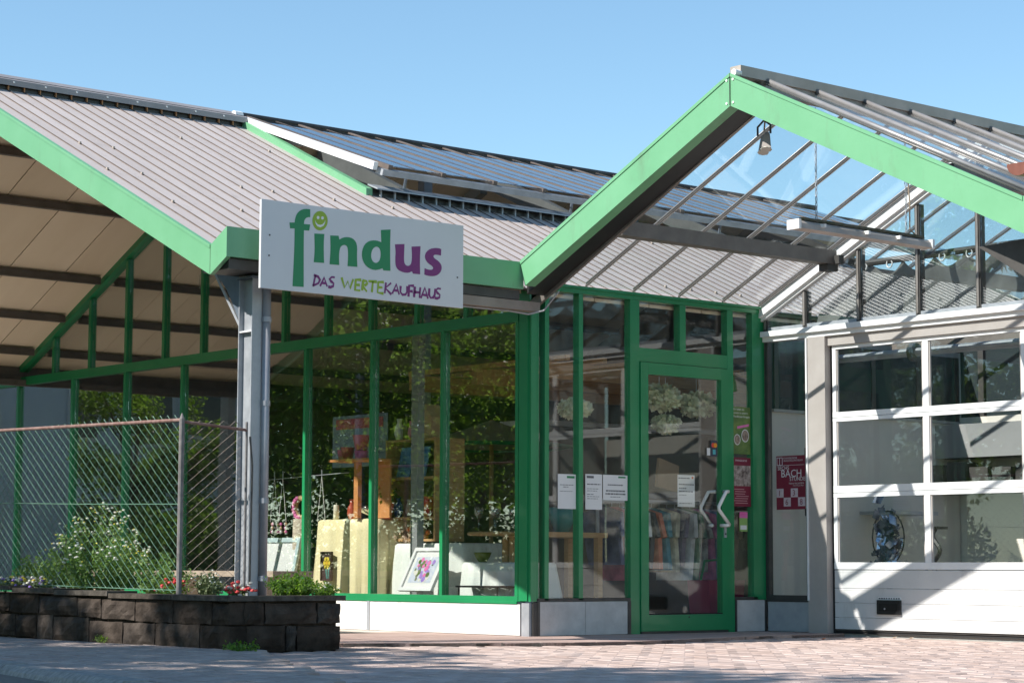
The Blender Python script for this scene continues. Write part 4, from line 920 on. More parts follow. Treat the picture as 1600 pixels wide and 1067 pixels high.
# on the yellow table
t = thing('silver_bowl', 'shiny scalloped silver bowl on the yellow table', 'bowl', (.62, 2.86, .935))
MB().lathe((.62, 2.86, .936), [(.05, 0), (.055, .008), (.02, .02), (.025, .035), (.09, .06), (.115, .09), (.12, .10), (.10, .095), (.03, .05)], 22).build('bowl', mat('silver', (.75, .75, .73), None, rough=.12, metal=1.0), t, smooth=True)
for k in range(12): MB().blob((.62 + .118 * math.cos(k * .524), 2.86 + .118 * math.sin(k * .524), 1.03), (.022, .022, .028), 8, 5).build('scallop', MATS['silver'], t, smooth=True)
t = thing('flower_pot', 'red flower pot with yellow blooms on the yellow table', 'flower pot', (.55, 2.56, .935))
MB().lathe((.55, 2.56, .936), [(.045, 0), (.07, .12), (.078, .125), (.078, .145), (.066, .145), (.06, .12)], 20).build('pot', mat('pot_red', (.62, .03, .035), None, rough=.3), t, smooth=True)
lb = MB().leaves([np.array([.55, 2.56, 1.13]) + rng.normal(size=3) * np.array([.05, .06, .04]) for _ in range(160)], None, .022); lb.build('leaf', leafA, t, rnd=rng.random(160), kind='stuff')
fb = MB()
for k in range(26): fb.blob(np.array([.55, 2.56, 1.16]) + rng.normal(size=3) * np.array([.05, .06, .04]), (.018, .018, .013), 6, 3, .25)
fb.build('flower', yel, t, kind='stuff')
# orange display stand with pink pots
orange = mat('orange_wood', (.60, .24, .08), (.68, .30, .11), rough=.6, scale=9); potp = mat('pot_pink', (.62, .10, .16), (.68, .16, .24), rough=.35, scale=9)
DX = -.58
b0 = P(555, 718, 0, .35); t = thing('display_stand', 'orange wooden display stand behind the yellow table', 'stand', (.37, b0[1], .03))
bx('shelf', orange, t, .22, .46, b0[1] - .34, b0[1] + .22, b0[2] - .02, b0[2])
bx('post', orange, t, .36, .40, b0[1] - .03, b0[1] + .03, .94, b0[2] - .021); bx('back_panel', orange, t, .47, .49, b0[1] - .34, b0[1] - .06, .94, b0[2])
for k, (dy, r, m, lab) in enumerate(((.10, .062, potp, 'left coral pink pot on the orange display shelf'), (-.10, .075, potp, 'tallest pink pot standing on a cup on the orange shelf'), (.17, .05, pinkf, 'small glossy magenta pot at the left end of the orange shelf'))):
    z0 = b0[2] + .001 + (.075 if k == 1 else 0)
    if k == 1: tag(MB().lathe((.34, b0[1] + dy, b0[2] + .001), [(.05, 0), (.06, .07), (.055, .072), (.045, .01)], 16).build('cup', pinkf, smooth=True), 'magenta cup under the tallest pink pot', 'cup')
    tag(MB().lathe((.34, b0[1] + dy, z0), [(r * .7, 0), (r, r * 1.7), (r * 1.05, r * 1.75), (r * .9, r * 1.75), (r * .6, r * .3)], 18).build('plant_pot', m, smooth=True), lab, 'pot')
# banner sheet, blue art cards, shelves with boxes
b1 = P(558, 690, 0, .62); t = thing('banner', 'pale blue banner with red heading hanging behind the pink pots', 'banner', tuple(b1))
bx('sheet', mat('banner_blue', (.20, .27, .36), (.26, .33, .42), rough=.8, scale=3), t, .64, .645, b1[1] - .42, b1[1] + .40, b1[2] - .22, b1[2] + .24); bx('heading', mat('banner_red', (.45, .05, .10), (.55, .20, .24), rough=.8, scale=30), t, .632, .638, b1[1] - .36, b1[1] + .34, b1[2] + .12, b1[2] + .21)
b2 = P(640, 745, 0, .62); t = thing('display_shelf', 'light wooden shelf unit in the middle of the shop window', 'shelf', (.8, b2[1], .03))
SH = -.38
for z in (.76, .95, b2[2], 1.62): bx('board', wood, t, 0.620, 0.940, b2[1] - .33, b2[1] + .33, z - .02, z)
for dy in (-.345, .335): bx('side', wood, t, 0.620, 0.940, b2[1] + dy - .01, b2[1] + dy + .01, .74, 1.62)
bx('back', MATS['inner_wall_dark'], t, 0.945, 0.955, b2[1] - .34, b2[1] + .34, .74, 1.62)
blu = mat('art_blue', (.02, .10, .36), (.16, .42, .62), rough=.5, scale=14)
for k, dy in enumerate((.10, -.12)):
    tag(MB().add([(0.620, b2[1] + dy + .09, b2[2] + .002), (0.620, b2[1] + dy - .09, b2[2] + .002), (0.680, b2[1] + dy - .09, b2[2] + .26), (0.680, b2[1] + dy + .09, b2[2] + .26), (0.632, b2[1] + dy + .09, b2[2] + .002), (0.632, b2[1] + dy - .09, b2[2] + .002), (0.692, b2[1] + dy - .09, b2[2] + .26), (0.692, b2[1] + dy + .09, b2[2] + .26)], [(0, 1, 2, 3), (7, 6, 5, 4), (0, 4, 5, 1), (1, 5, 6, 2), (2, 6, 7, 3), (3, 7, 4, 0)]).build('art_card', blu), ('left', 'right')[k] + ' of two blue patterned art cards on the wooden shelf', 'card')
tag(MB().prism([(b2[1] + .02, 1.625), (b2[1] - .26, 1.625), (b2[1] - .26, 1.80), (b2[1] - .12, 1.92), (b2[1] + .02, 1.80)], 0, 0.650, 0.840).build('bird_house', mat('raw_wood', (.52, .34, .20), (.60, .42, .27), rough=.7, scale=9)), 'raw wood bird house on top of the shelf unit', 'bird house')
tag(bx('red_box', mat('box_red', (.55, .03, .06), None, rough=.5), None, 0.640, 0.780, b2[1] - .24, b2[1] - .10, .952, 1.12), 'red box on the lower board of the shelf unit', 'box')
# small goods
gcol = {'cobalt blue': (.03, .08, .40), 'cream': (.75, .70, .58), 'amber': (.50, .22, .03), 'teal': (.03, .26, .26), 'brick red': (.45, .08, .05), 'white': (.80, .80, .78), 'olive': (.20, .22, .05), 'pink': (.70, .25, .35)}
def ware(kind, colr, x, y, z, sc_, where):
    prof = {'vase': [(.03, 0), (.05, .06), (.045, .12), (.02, .16), (.028, .2), (.022, .2), (.012, .15)], 'jug': [(.04, 0), (.055, .05), (.05, .1), (.035, .14), (.042, .17), (.036, .17), (.028, .13)], 'bottle': [(.032, 0), (.034, .11), (.03, .14), (.012, .17), (.012, .22), (.009, .22), (.008, .17)], 'bowl': [(.03, 0), (.06, .04), (.075, .08), (.07, .08), (.05, .04)], 'candle': [(.028, 0), (.028, .14), (.024, .145), (.004, .147), (.003, .165)]}[kind]
    tag(MB().lathe((x, y, z + .001), [(a * sc_, b * sc_) for a, b in prof], 16).build(kind, mat('glaze_' + colr.replace(' ', '_'), gcol[colr], None, rough=.25), smooth=True), colr + ' ' + kind + ' ' + where, kind)
for k, (kd_, cl_) in enumerate((('vase', 'cobalt blue'), ('jug', 'cream'), ('bottle', 'amber'), ('bowl', 'teal'), ('candle', 'brick red'))): ware(kd_, cl_, .70 + .05 * (k % 2), b2[1] + .26 - k * .11, .951, .9, 'on the lower board of the shelf unit')
for k, (kd_, cl_) in enumerate((('vase', 'white'), ('bottle', 'olive'), ('jug', 'pink'))): ware(kd_, cl_, .72, b2[1] + .28 - k * .10, 1.621, .95, 'on top of the shelf unit')
for k, (kd_, cl_) in enumerate((('candle', 'cream'), ('vase', 'brick red'))): ware(kd_, cl_, .52 + .1 * k, 3.25 - k * .1, .936, .9, 'at the left end of the yellow table')
for k, (kd_, cl_) in enumerate((('bowl', 'olive'), ('bottle', 'teal'), ('vase', 'pink'))): ware(kd_, cl_, .5 + .08 * k, 1.18 - k * .2, .561, 1.0, 'on the low white stand by the corner')
# dried flower arrangement
da = P(635, 848, 0, .68); t = thing('dried_flowers', 'dried branch arrangement with orange blooms on the white stand', 'flowers', (da[0], da[1], .72))
tw = MB(); ob = MB()
for k in range(60):
    e = np.array([da[0] + random.uniform(-.12, .12), da[1] + random.uniform(-.30, .30), .74 + random.uniform(.01, .30) * (1 if k % 3 else .4)]); b = np.array([da[0], da[1] + random.uniform(-.12, .12), .73])
    tw.tube([b, (b + e) / 2 + rng.normal(size=3) * .03, e], [.004, .003, .0015], 4, False)
    if k % 7 == 0: ob.blob(e, (.026, .026, .022), 8, 5, .15)
tw.build('twig', mat('dry_twig', (.38, .25, .17), (.50, .36, .27), rough=.9, scale=12), t, kind='stuff'); ob.build('bloom', mat('bloom_orange', (.72, .16, .03), None, rough=.6), t, kind='stuff')
lb = MB().leaves([np.array([da[0], da[1], .76]) + rng.normal(size=3) * np.array([.06, .14, .03]) for _ in range(200)], None, .02); lb.build('leaf', mat('dry_leaf', (.50, .36, .26), (.62, .50, .38), rough=.9, scale=9), t, rnd=rng.random(200), kind='stuff')
# birch log with wreath, hanging tea-light holders
bl = P(465, 870, 0, .42); t = tag(MB().tube([(.45, bl[1], .03), (.45, bl[1] + .01, .5), (.45, bl[1], .95)], [.085, .075, .07], 14).build('birch_log', mat('birch_bark', (.55, .47, .38), (.18, .13, .09), rough=.9, scale=16, stretch=(1, 1, 4), lo=.45, hi=.75), smooth=True), 'upright birch log post left of the yellow table', 'log')
t = thing('wreath', 'small wreath with pink flowers on top of the birch log', 'wreath', (.45, bl[1], .95))
MB().tube([(.45, bl[1] + .09 * math.cos(a), 1.05 + .09 * math.sin(a)) for a in np.linspace(0, 2 * math.pi, 17)], .025, 8, False).build('ring', mat('straw', (.45, .30, .15), (.55, .40, .22), rough=.9, scale=20), t)
fb = MB(); [fb.blob((.43, bl[1] + .09 * math.cos(a), 1.05 + .09 * math.sin(a)), (.022, .022, .022), 6, 4, .2) for a in np.linspace(-1.6, 1.2, 9)]; fb.build('flower', pinkf, t, kind='stuff')
for k, px in enumerate((428, 441, 502)):
    c = P(px, 815, 0, .35); t = thing('hanging_holder', ('left of the two bead tea light holders hanging behind the downpipe', 'right of the two bead tea light holders hanging behind the downpipe', 'empty cord hanger above the yellow table')[k], 'ornament', tuple(c))
    for s_ in (-1, 1): MB().tube([(.35, c[1], c[2] + .40), (.35, c[1] + s_ * .06, c[2])], .003, 5).build('cord', paper, t)
    if k < 2:
        for q in range(4):
            for z in range(3): MB().blob((.35 + .02 * (q % 2), c[1] - .06 + q * .04, c[2] - .02 - z * .035), (.014, .014, .016), 6, 4).build('bead', [MATS['raw_wood'], MATS['white_cloth'], pinkf][(q + z) % 3], t)
    MB().tube([(.35, c[1], c[2] + .4), (.35, c[1], c[2] + .46)], .006, 6).build('hook', steel, t)
t = thing('ornament_rod', 'thin hanging rod carrying the tea light holders', 'rod', (.35, 3.4, 1.27)); MB().tube([P(415, 750, 0, .352), P(545, 738, 0, .352)], .004, 6).build('rod', steel, t)
# glass table with wine glasses, bench and parasol near the corner
gt = P(790, 831, 0, .55); t = thing('pedestal_table', 'small wooden pedestal table with turned leg near the corner post', 'table', (.55, gt[1], .03))
MB().lathe((.55, gt[1], gt[2] - .03), [(.30, 0), (.31, .01), (.31, .02), (.30, .03)], 28).build('top', wood, t); MB().lathe((.55, gt[1], .03), [(.04, 0), (.03, .1), (.022, .3), (.03, .5), (.025, gt[2] - .061)], 10).build('leg', wood, t); MB().lathe((.55, gt[1], .031), [(.2, 0), (.18, .03), (.05, .05)], 16).build('foot', wood, t)
clr = glass('clear_glass', (.86, .88, .88), .12)
for k in range(4):
    c = (.40 + .10 * (k % 2), gt[1] + .16 - k * .10, gt[2] + .001)
    tag(MB().lathe(c, [(.035, 0), (.034, .004), (.005, .01), (.005, .10), (.02, .115), (.038, .15), (.036, .20), (.034, .20), (.034, .15), (.012, .118)], 14).build('wine_glass', clr, smooth=True), ('first', 'second', 'third', 'fourth')[k] + ' stemmed wine glass from the left on the pedestal table', 'glass', 'wine glasses on the pedestal table')
nb = P(770, 915, 0, .30); t = thing('low_bench', 'small black metal slatted bench at the foot of the corner window', 'bench', (.3, nb[1], .03))
for k in range(3): bx('slat', black, t, .16 + k * .09, .23 + k * .09, nb[1] - .22, nb[1] + .30, .36, .375)
for y in (-.2, .28): MB().tube([(.18, nb[1] + y, .36), (.18, nb[1] + y, .04), (.40, nb[1] + y, .04), (.40, nb[1] + y, .36)], .008, 6).build('leg', black, t)
bx('cross_bar', black, t, .17, .19, nb[1] - .2, nb[1] + .28, .27, .285)
pc = P(768, 690, 0, 2.2); t = thing('parasol', 'beige market parasol with green trim inside the shop', 'parasol', (2.2, pc[1], .03))
cv = MB(); r = .75; zb = P(768, 698, 0, 2.2)[2]; zt = P(780, 655, 0, 2.2)[2]
vs = [(2.2 + r * math.cos(k * math.pi / 4), pc[1] + r * math.sin(k * math.pi / 4), zb) for k in range(8)] + [(2.2, pc[1], zt)]
cv.add(vs, [(k, (k + 1) % 8, 8) for k in range(8)]); cv.build('canopy', mat('parasol_beige', (.30, .26, .18), (.36, .31, .22), rough=.9, scale=3, transl=.2), t)
MB().tube(vs[:8] + [vs[0]], .02, 6).build('trim', frm, t); MB().tube([(2.2, pc[1], .03), (2.2, pc[1], zt)], .02, 8).build('pole', wood, t); MB().lathe((2.2, pc[1], .031), [(.25, 0), (.25, .05), (.04, .08)], 16).build('base', conc, t)
# clothes rack behind the door
RY = .85; RZ = 1.08; t = thing('clothes_rail', 'grey clothes rail on two posts behind the entrance door', 'clothes rail', (2.2, RY, .03))
MB().tube([(1.45, RY, RZ), (3.05, RY, RZ)], .016, 8).build('rail', steel, t)
for x in (1.47, 3.03): MB().tube([(x, RY, .03), (x, RY, RZ)], .016, 8).build('post', steel, t); MB().tube([(x, RY - .25, .045), (x, RY + .25, .045)], .016, 8).build('foot', steel, t)
GC = [((.02, .03, .08), 'navy blue'), ((.28, .03, .06), 'dark red'), ((.015, .10, .11), 'teal'), ((.42, .40, .37), 'light grey'), ((.03, .03, .035), 'black'), ((.55, .12, .07), 'orange red'), ((.05, .16, .20), 'petrol blue'), ((.40, .33, .25), 'beige'), ((.10, .08, .12), 'plum'), ((.55, .55, .57), 'white'), ((.04, .12, .07), 'bottle green'), ((.22, .21, .19), 'mottled grey'), ((.34, .10, .20), 'raspberry'), ((.12, .16, .26), 'denim blue'), ((.45, .30, .32), 'dusty pink'), ((.2, .13, .08), 'brown')]
for k, (c, nm) in enumerate(GC):
    x = 1.52 + k * .092; h = random.uniform(.48, .62); mb = MB(); n = 9; vs = []
    outl = [(-.03, 0), (-.21, -.05), (-.25, -.25), (-.20, -.26), (-.19, -.14), (-.18, -h), (.18, -h), (.19, -.14), (.20, -.26), (.25, -.25), (.21, -.05), (.03, 0)]
    tk = .045
    for s_ in (0, 1):
        for (a, b) in outl: vs.append((x + (tk if s_ else 0) + .03 * math.sin(b * 9 + k) + .02 * math.sin(a * 25), RY + a, RZ - .05 + b))
    m_ = len(outl); tri = tessellate_polygon([[Vector((p[0], p[1], 0)) for p in outl]])
    mb.add(vs, [tuple(q) for q in tri] + [tuple(i + m_ for i in reversed(q)) for q in tri] + [(i, (i + 1) % m_, (i + 1) % m_ + m_, i + m_) for i in range(m_)])
    g = thing('garment', nm + ' garment on a hanger on the clothes rail', 'garment', (x, RY, RZ - .05 - h), 'garments on the clothes rail')
    mb.build('cloth', mat('cloth_' + nm.replace(' ', '_'), c, tuple(min(1, q * 2.6 + .06) for q in c), rough=.9, scale=18 if nm == 'mottled grey' else 6), g)
    MB().tube([(x + .02, RY, RZ - .05), (x + .02, RY, RZ - .01), (x + .02, RY + .015, RZ + .018)], .003, 5).build('hanger_hook', steel, g)
# white blossom balls hanging inside
for k, (px, py, Y) in enumerate(((1030, 622, .38), (1088, 632, .36), (898, 638, .34), (1040, 662, .42))):
    c = P(px, py, 1, Y); t = thing('blossom_ball', ('large pale green blossom ball at the upper left of the door pane', 'white blossom ball at the upper right of the door pane', 'white blossom ball above the notices left of the door', 'smaller pale blossom ball lower in the door pane')[k], 'ornament', tuple(c))
    r = (.15, .14, .11, .10)[k]; pts = rng.normal(size=(700, 3)); pts /= np.linalg.norm(pts, axis=1)[:, None]; pts *= r * rng.uniform(.55, 1.05, 700)[:, None] * np.array([1.2, 1.2, .75])
    lb = MB().leaves(np.array(c) + pts, None, .026, .8); lb.build('blossom', mat('blossom_cream', (.72, .76, .48), (.84, .84, .70), rough=.8, scale=9, transl=.2), t, rnd=rng.random(700), kind='stuff')
    MB().tube([c, (c[0], c[1], 2.1)], .003, 5).build('string', paper, t)
t = thing('shop_counter', 'grey cabinet with papers behind the entrance door', 'cabinet', (4.2, 3.6, .03)); bx('carcass', ind, t, 3.0, 5.6, 3.4, 3.9, .03, 1.9); bx('top_shelf', whitep, t, 2.95, 5.65, 3.35, 3.9, 1.901, 1.95)
c = P(1040, 738, 1, .5); tag(MB().prism([(c[0] - .10, c[2] - .12), (c[0] + .14, c[2] - .16), (c[0] + .16, c[2] + .06), (c[0] - .07, c[2] + .12)], 1, .5, .53).build('paper_bag', mat('kraft_paper', (.36, .22, .13), (.42, .27, .17), rough=.85, scale=6)), 'brown paper bag hanging inside the door', 'bag')
t = thing('shop_table', 'plain brown shop table left of the clothes rail', 'table', (.8, .6, .03)); bx('top', wood, t, .45, 1.15, .38, .85, .76, .80)
for x in (.48, 1.07):
    for y in (.41, .77): bx('leg', wood, t, x, x + .05, y, y + .05, .03, .76)
tag(MB().lathe((.85, .6, .801), [(.06, 0), (.10, .10), (.13, .2), (.125, .2), (.09, .1)], 18).build('teal_bowl', mat('teal_glaze', (.03, .25, .25), None, rough=.2), smooth=True), 'teal ceramic bowl on the brown shop table', 'bowl')
sc2 = thing('shopping_basket', 'red wire shopping basket with green handle at the right side pane', 'basket', (2.4, .45, .03))
MB().prism([(2.25, .12), (2.62, .12), (2.66, .42), (2.22, .42)], 1, .30, .55).build('basket', mat('basket_red', (.35, .02, .08), None, rough=.4), sc2); MB().tube([(2.25, .42, .42), (2.3, .42, .58), (2.55, .42, .60), (2.63, .42, .42)], .012, 6).build('handle', frm, sc2); bx('stand', steel, sc2, 2.3, 2.6, .34, .5, .03, .12)
# garage contents
gt2 = P(1365, 800, 0, 4.1); t = thing('folding_table', 'grey folding table seen through the garage door', 'table', (4.1, gt2[1], .02))
bx('top', steel, t, 3.8, 4.4, gt2[1] - .48, gt2[1] + .45, gt2[2] - .03, gt2[2])
for x in (3.85, 4.33):
    for y in (-.4, .38): MB().tube([(x, gt2[1] + y, .02), (x, gt2[1] + y, gt2[2] - .03)], .014, 6).build('leg', steel, t)
fc = P(1388, 845, 0, 3.3); t = thing('wrapped_figure', 'shiny foil wrapped ornament in a wire hoop inside the garage', 'ornament', (3.3, fc[1], .02))
lb = MB().leaves(np.array(fc) + rng.normal(size=(160, 3)) * np.array([.05, .045, .12]), None, .05, .8); lb.build('foil', mat('foil_blue', (.16, .22, .34), (.55, .58, .65), rough=.2, metal=.7, scale=12), t, rnd=rng.random(160), kind='stuff')
MB().tube([(3.3, fc[1] + .17 * math.cos(a), fc[2] + .03 + .22 * math.sin(a)) for a in np.linspace(0, 2 * math.pi, 21)], .007, 6, False).build('hoop', black, t); MB().tube([(3.3, fc[1], .02), (3.3, fc[1], fc[2] - .15)], .02, 8).build('stand', dksteel, t)
fd = P(1463, 850, 0, 3.0); t = thing('wrought_stand', 'dark twisted iron stand right of the garage mullion', 'stand', (3.0, fd[1], .02))
MB().tube([(3.0, fd[1] + .035 * math.sin(z * 26), z) for z in np.linspace(.02, fd[2] + .12, 30)], .018, 6).build('stem', black, t); bx('plate', black, t, 2.94, 3.06, fd[1] - .07, fd[1] + .07, fd[2] + .12, fd[2] + .14)
sd = P(1520, 735, 0, 4.85); t = thing('tool_shelf', 'wall shelf with dark machines at the back of the garage', 'shelf', (4.95, sd[1], sd[2])); bx('board', steel, t, 4.75, 5.19, sd[1] - .95, sd[1] + .6, sd[2] - .20, sd[2] - .17); bx('cabinet', inw, t, 4.85, 5.19, sd[1] - .9, sd[1] + .55, sd[2] + .12, sd[2] + .42)
for k in range(5): tag(bx('machine', MATS['dark_steel'], None, 4.8, 5.0, sd[1] + .30 - k * .25, sd[1] + .50 - k * .25, sd[2] - .168, sd[2] + random.uniform(.0, .08)), ('leftmost', 'second', 'middle', 'fourth', 'rightmost')[k] + ' of five dark machines on the garage wall shelf', 'machine', 'machines on the garage shelf')
tag(MB().prism([(-1.62, 2.18), (-1.85, 2.16), (-1.9, 2.30), (-1.66, 2.34)], 0, 4.0, 4.03).build('green_banner', mat('banner_green', (.03, .42, .08), None, rough=.6)), 'bright green cloth hanging at the top of the garage', 'cloth')

# ================================================================== NOTICES AND POSTERS (inside of the panes)
def notice(name, label, x0, z0, x1, z1, lines, head=None, m=paper):
    t = thing(name, label, 'notice', ((x0 + x1) / 2, .045, z0)); y = .027
    bx('sheet', m, t, x0, x1, y, y + .0012, z0, z1); w = x1 - x0; h = z1 - z0
    if head: 
        MB().box(x0 + w * head[0], x0 + w * head[1], y - .001, y - .0003, z1 - h * .115, z1 - h * .05).build('heading', head[2], t)
    lb = MB()
    for (v, a, b, th_) in lines:
        x = x0 + w * a
        while x < x0 + w * b:
            ww = random.uniform(.012, .034); lb.box(x, min(x + ww, x0 + w * b), y - .001, y - .0003, z1 - h * v, z1 - h * v + th_); x += ww + .006
    lb.build('print', ink, t, kind='stuff')
notice('notice_sheet', 'white notice taped left of the mullion beside the door', .298, .972, .485, 1.240, [(.32, .12, .85, .005), (.38, .3, .6, .005), (.5, .12, .8, .004)], (.5, .92, sgreen))
notice('notice_sheet', 'tall white notice taped right of the mullion beside the door', .585, .972, .762, 1.248, [(.3, .1, .9, .008), (.42, .1, .8, .004), (.48, .1, .7, .004), (.58, .1, .5, .005), (.64, .1, .85, .004), (.7, .1, .75, .004)], (.08, .5, ink))
notice('notice_sheet', 'landscape notice with bold print next to the door frame', .772, 1.049, 1.036, 1.248, [(.42, .2, .8, .010), (.66, .12, .9, .012), (.78, .1, .92, .012), (.88, .3, .7, .005)], (.62, .92, sgreen))
notice('notice_sheet', 'white notice with orange logo taped inside the door pane', 1.594, 1.014, 1.79, 1.273, [(.12, .05, .7, .008), (.32, .08, .95, .010), (.44, .08, .5, .010), (.54, .08, .9, .010), (.64, .08, .5, .005), (.9, .1, .85, .005)], (.82, .92, MATS['bloom_orange']))
t = thing('card_sticker', 'small dark card payment sticker on the door pane', 'sticker', (1.98, .03, 1.43))
bx('sticker', mat('sticker_dark', (.03, .04, .07), None, rough=.4), t, 1.955, 2.035, .005, .0065, 1.434, 1.565); MB().tube([(1.985, .0045, 1.525), (1.985, .0049, 1.525)], .02, 12).build('disc', mat('sticker_red', (.7, .06, .03), None), t); MB().tube([(2.01, .0035, 1.525), (2.01, .0043, 1.525)], .02, 12).build('disc', mat('sticker_orange', (.75, .3, .02), None), t)
bx('bird_mark', mat('sticker_teal', (.08, .4, .45), None), t, 1.98, 2.012, .004, .0049, 1.45, 1.49); bx('pale_sticker', paper, t, 1.912, 1.95, .005, .0065, 1.44, 1.50)
t = thing('event_poster', 'green poster with white heading and two round photos beside the door', 'poster', (2.33, .028, 1.46))
bx('sheet', mat('poster_green', (.05, .12, .03), (.17, .25, .06), rough=.5, scale=9), t, 2.226, 2.448, .024, .0252, 1.464, 1.858)
for k, (s_, z) in enumerate((('Wir laden ein', 1.83), ('Kommt in unsere', 1.80), ('Wandelsaal-Gruppe', 1.77))): textmesh(s_, .026, (1, 0, 0), (0, 0, 1), (2.232, .0234, z)).build('heading', swhite, t)
MB().prism([(2.29, 1.675), (2.43, 1.70), (2.43, 1.72), (2.29, 1.695)], 1, .0228, .0238).build('strip', pinkf, t)
for cx_, cz_, r in ((2.29, 1.585, .038), (2.385, 1.62, .045)):
    MB().add([(cx_ + r * math.cos(a), .0233, cz_ + r * 1.2 * math.sin(a)) for a in np.linspace(0, 2 * math.pi, 18, endpoint=False)], [tuple(range(18))]).build('photo_rim', swhite, t)
    MB().add([(cx_ + r * .85 * math.cos(a), .0229, cz_ + r * 1.03 * math.sin(a)) for a in np.linspace(0, 2 * math.pi, 18, endpoint=False)], [tuple(range(18))]).build('photo', mat('photo_tone', (.10, .07, .05), (.4, .3, .24), rough=.5, scale=30), t)
t = thing('event_poster', 'maroon poster with a group photo below the green poster', 'poster', (2.34, .028, 1.03))
bx('sheet', maroon, t, 2.226, 2.449, .024, .0252, 1.030, 1.436); bx('photo', mat('group_photo', (.10, .07, .06), (.50, .42, .38), rough=.6, scale=26), t, 2.23, 2.447, .0228, .0238, 1.20, 1.37)
textmesh('EVANGELISCHE', .020, (1, 0, 0), (0, 0, 1), (2.265, .0232, 1.405)).build('heading', swhite, t); lb = MB()
for k in range(7): lb.box(2.24 + random.uniform(0, .04), 2.40 + random.uniform(-.04, .04), .0228, .0235, 1.17 - k * .019, 1.176 - k * .019)
lb.build('print', mat('print_pink', (.5, .28, .3), None), t, kind='stuff')
t = thing('small_flyer', 'small pink and green flyer below the maroon poster', 'flyer', (2.36, .028, .82)); bx('sheet', mat('flyer_green', (.25, .42, .12), None), t, 2.31, 2.405, .024, .0252, .824, .985); bx('pink_band', pinkf, t, 2.31, 2.405, .0228, .0238, .935, .985); bx('photo', paper, t, 2.32, 2.395, .0228, .0238, .84, .875)
# the concert poster on the side light of the garage front (reads towards -Y)
t = thing('concert_poster', 'maroon concert poster with white lettering on the narrow pane by the garage jamb', 'poster', (2.61, -.27, 1.0))
xp = 2.614
bx('sheet', maroon, t, xp, xp + .0012, -.113, -.436, 1.006, 1.452)
def rt(s_, size, y, z, name='lettering', m=swhite): textmesh(s_, size, (0, -1, 0), (0, 0, 1), (xp - .0012, y, z)).build(name, m, t)
rt('EVANGELISCHE', .022, -.195, 1.424); rt('SINGSCHULE POTSDAM', .020, -.195, 1.404); rt('SECHS', .046, -.128, 1.335); rt('BACH', .088, -.165, 1.275); rt('STUNDEN', .046, -.262, 1.243)
rt('Februar bis Juli 2016', .020, -.255, 1.215); rt('Freie Kirche am Markt', .013, -.30, 1.198)
for b in ((-.121, -.126, 1.372, 1.44), (-.18, -.185, 1.372, 1.44), (-.126, -.18, 1.435, 1.44), (-.126, -.18, 1.372, 1.377), (-.150, -.155, 1.377, 1.435), (-.195, -.425, 1.372, 1.3745)): bx('rule', swhite, t, xp - .0022, xp - .0012, *b)
psq = mat('poster_square_pink', (.52, .42, .46), (.62, .52, .56), rough=.6, scale=20)
for k, (a, z) in enumerate(((0, 1), (2, 1), (1, 0), (3, 0))):
    y0 = -.115 - a * .08; z0 = 1.032 + z * .075; bx('month_square', psq, t, xp - .0016, xp - .0004, y0, y0 - .078, z0, z0 + .073); textmesh('1368'[k], .07, (0, -1, 0), (0, 0, 1), (xp - .003, y0 - .018, z0 + .012)).build('month_number', maroon, t)

# ================================================================== ACROSS THE STREET (seen as reflections and shade)
def make_tree(seed, H, R, leaf, nleaf=11000, lsz=.12):
    r_ = np.random.default_rng(seed); root = thing('street_tree', '', 'tree', (0, 0, 0)); tr = MB()
    tr.tube([(0, 0, -1.2), (.03, .02, 1.0), (-.04, .05, 2.4), (.02, -.03, H * .62)], [.24, .19, .16, .06], 10); cl = []
    for k in range(26):
        a = r_.uniform(0, 2 * math.pi); z = r_.uniform(.30, .93) * H; rr = R * math.sqrt(max(.05, 1 - ((z / H - .52) / .5) ** 2)) * r_.uniform(.35, .95)
        c = np.array([rr * math.cos(a), rr * math.sin(a), z]); cl.append(c); zb = min(z - .6, H * .6)
        tr.tube([(0, 0, max(1.2, zb - rr * .4)), (c[0] * .5, c[1] * .5, (zb + z) / 2), c], [.075, .045, .015], 5, False)
    tr.build('trunk', bark, root); C_ = []
    for c in cl:
        n_ = nleaf // len(cl); p = r_.normal(size=(n_, 3)); p /= np.linalg.norm(p, axis=1)[:, None]; p *= (r_.random(n_) ** .45)[:, None] * np.array([R * .42, R * .42, R * .30]); C_.append(c + p)
    lb = MB().leaves(np.concatenate(C_), None, lsz, .6); lb.build('crown', leaf, root, rnd=r_.random(len(lb.f))); return root
def copy_tree(o, label):
    c = o.copy(); COL.objects.link(c); c['label'] = label
    for ch in o.children: d = ch.copy(); COL.objects.link(d); d.parent = c
    return c
tA = make_tree(3, 10.2, 3.0, leafA); tB = make_tree(11, 9.6, 2.8, leafB); tC = make_tree(29, 9.0, 2.7, leafA, 15000, .075)
spots = [(-14.2, -.4, 1.15, 0), (-14.0, 4.3, 1.15, 1), (-14.4, 8.8, 1.0, 0), (-14.2, 13.4, .80, 2), (-14.9, 16.8, .95, 2), (-13.8, 20.2, .85, 2), (-15.2, 23.6, 1.0, 2), (-13.6, 28.6, .62, 2), (-17.2, 3.4, 1.40, 1), (-24.5, 30.5, 1.15, 0), (-27.5, 34.5, 1.2, 0), (-26.5, 39.0, 1.2, 1), (-17.0, 6.8, 1.30, 1)]  # the two tall trees close behind the row are added to shade the planter
used = [False, False, False]
ords = ['nearest to the camera', 'second', 'third', 'fourth', 'fifth', 'sixth', 'seventh', 'last and smallest']
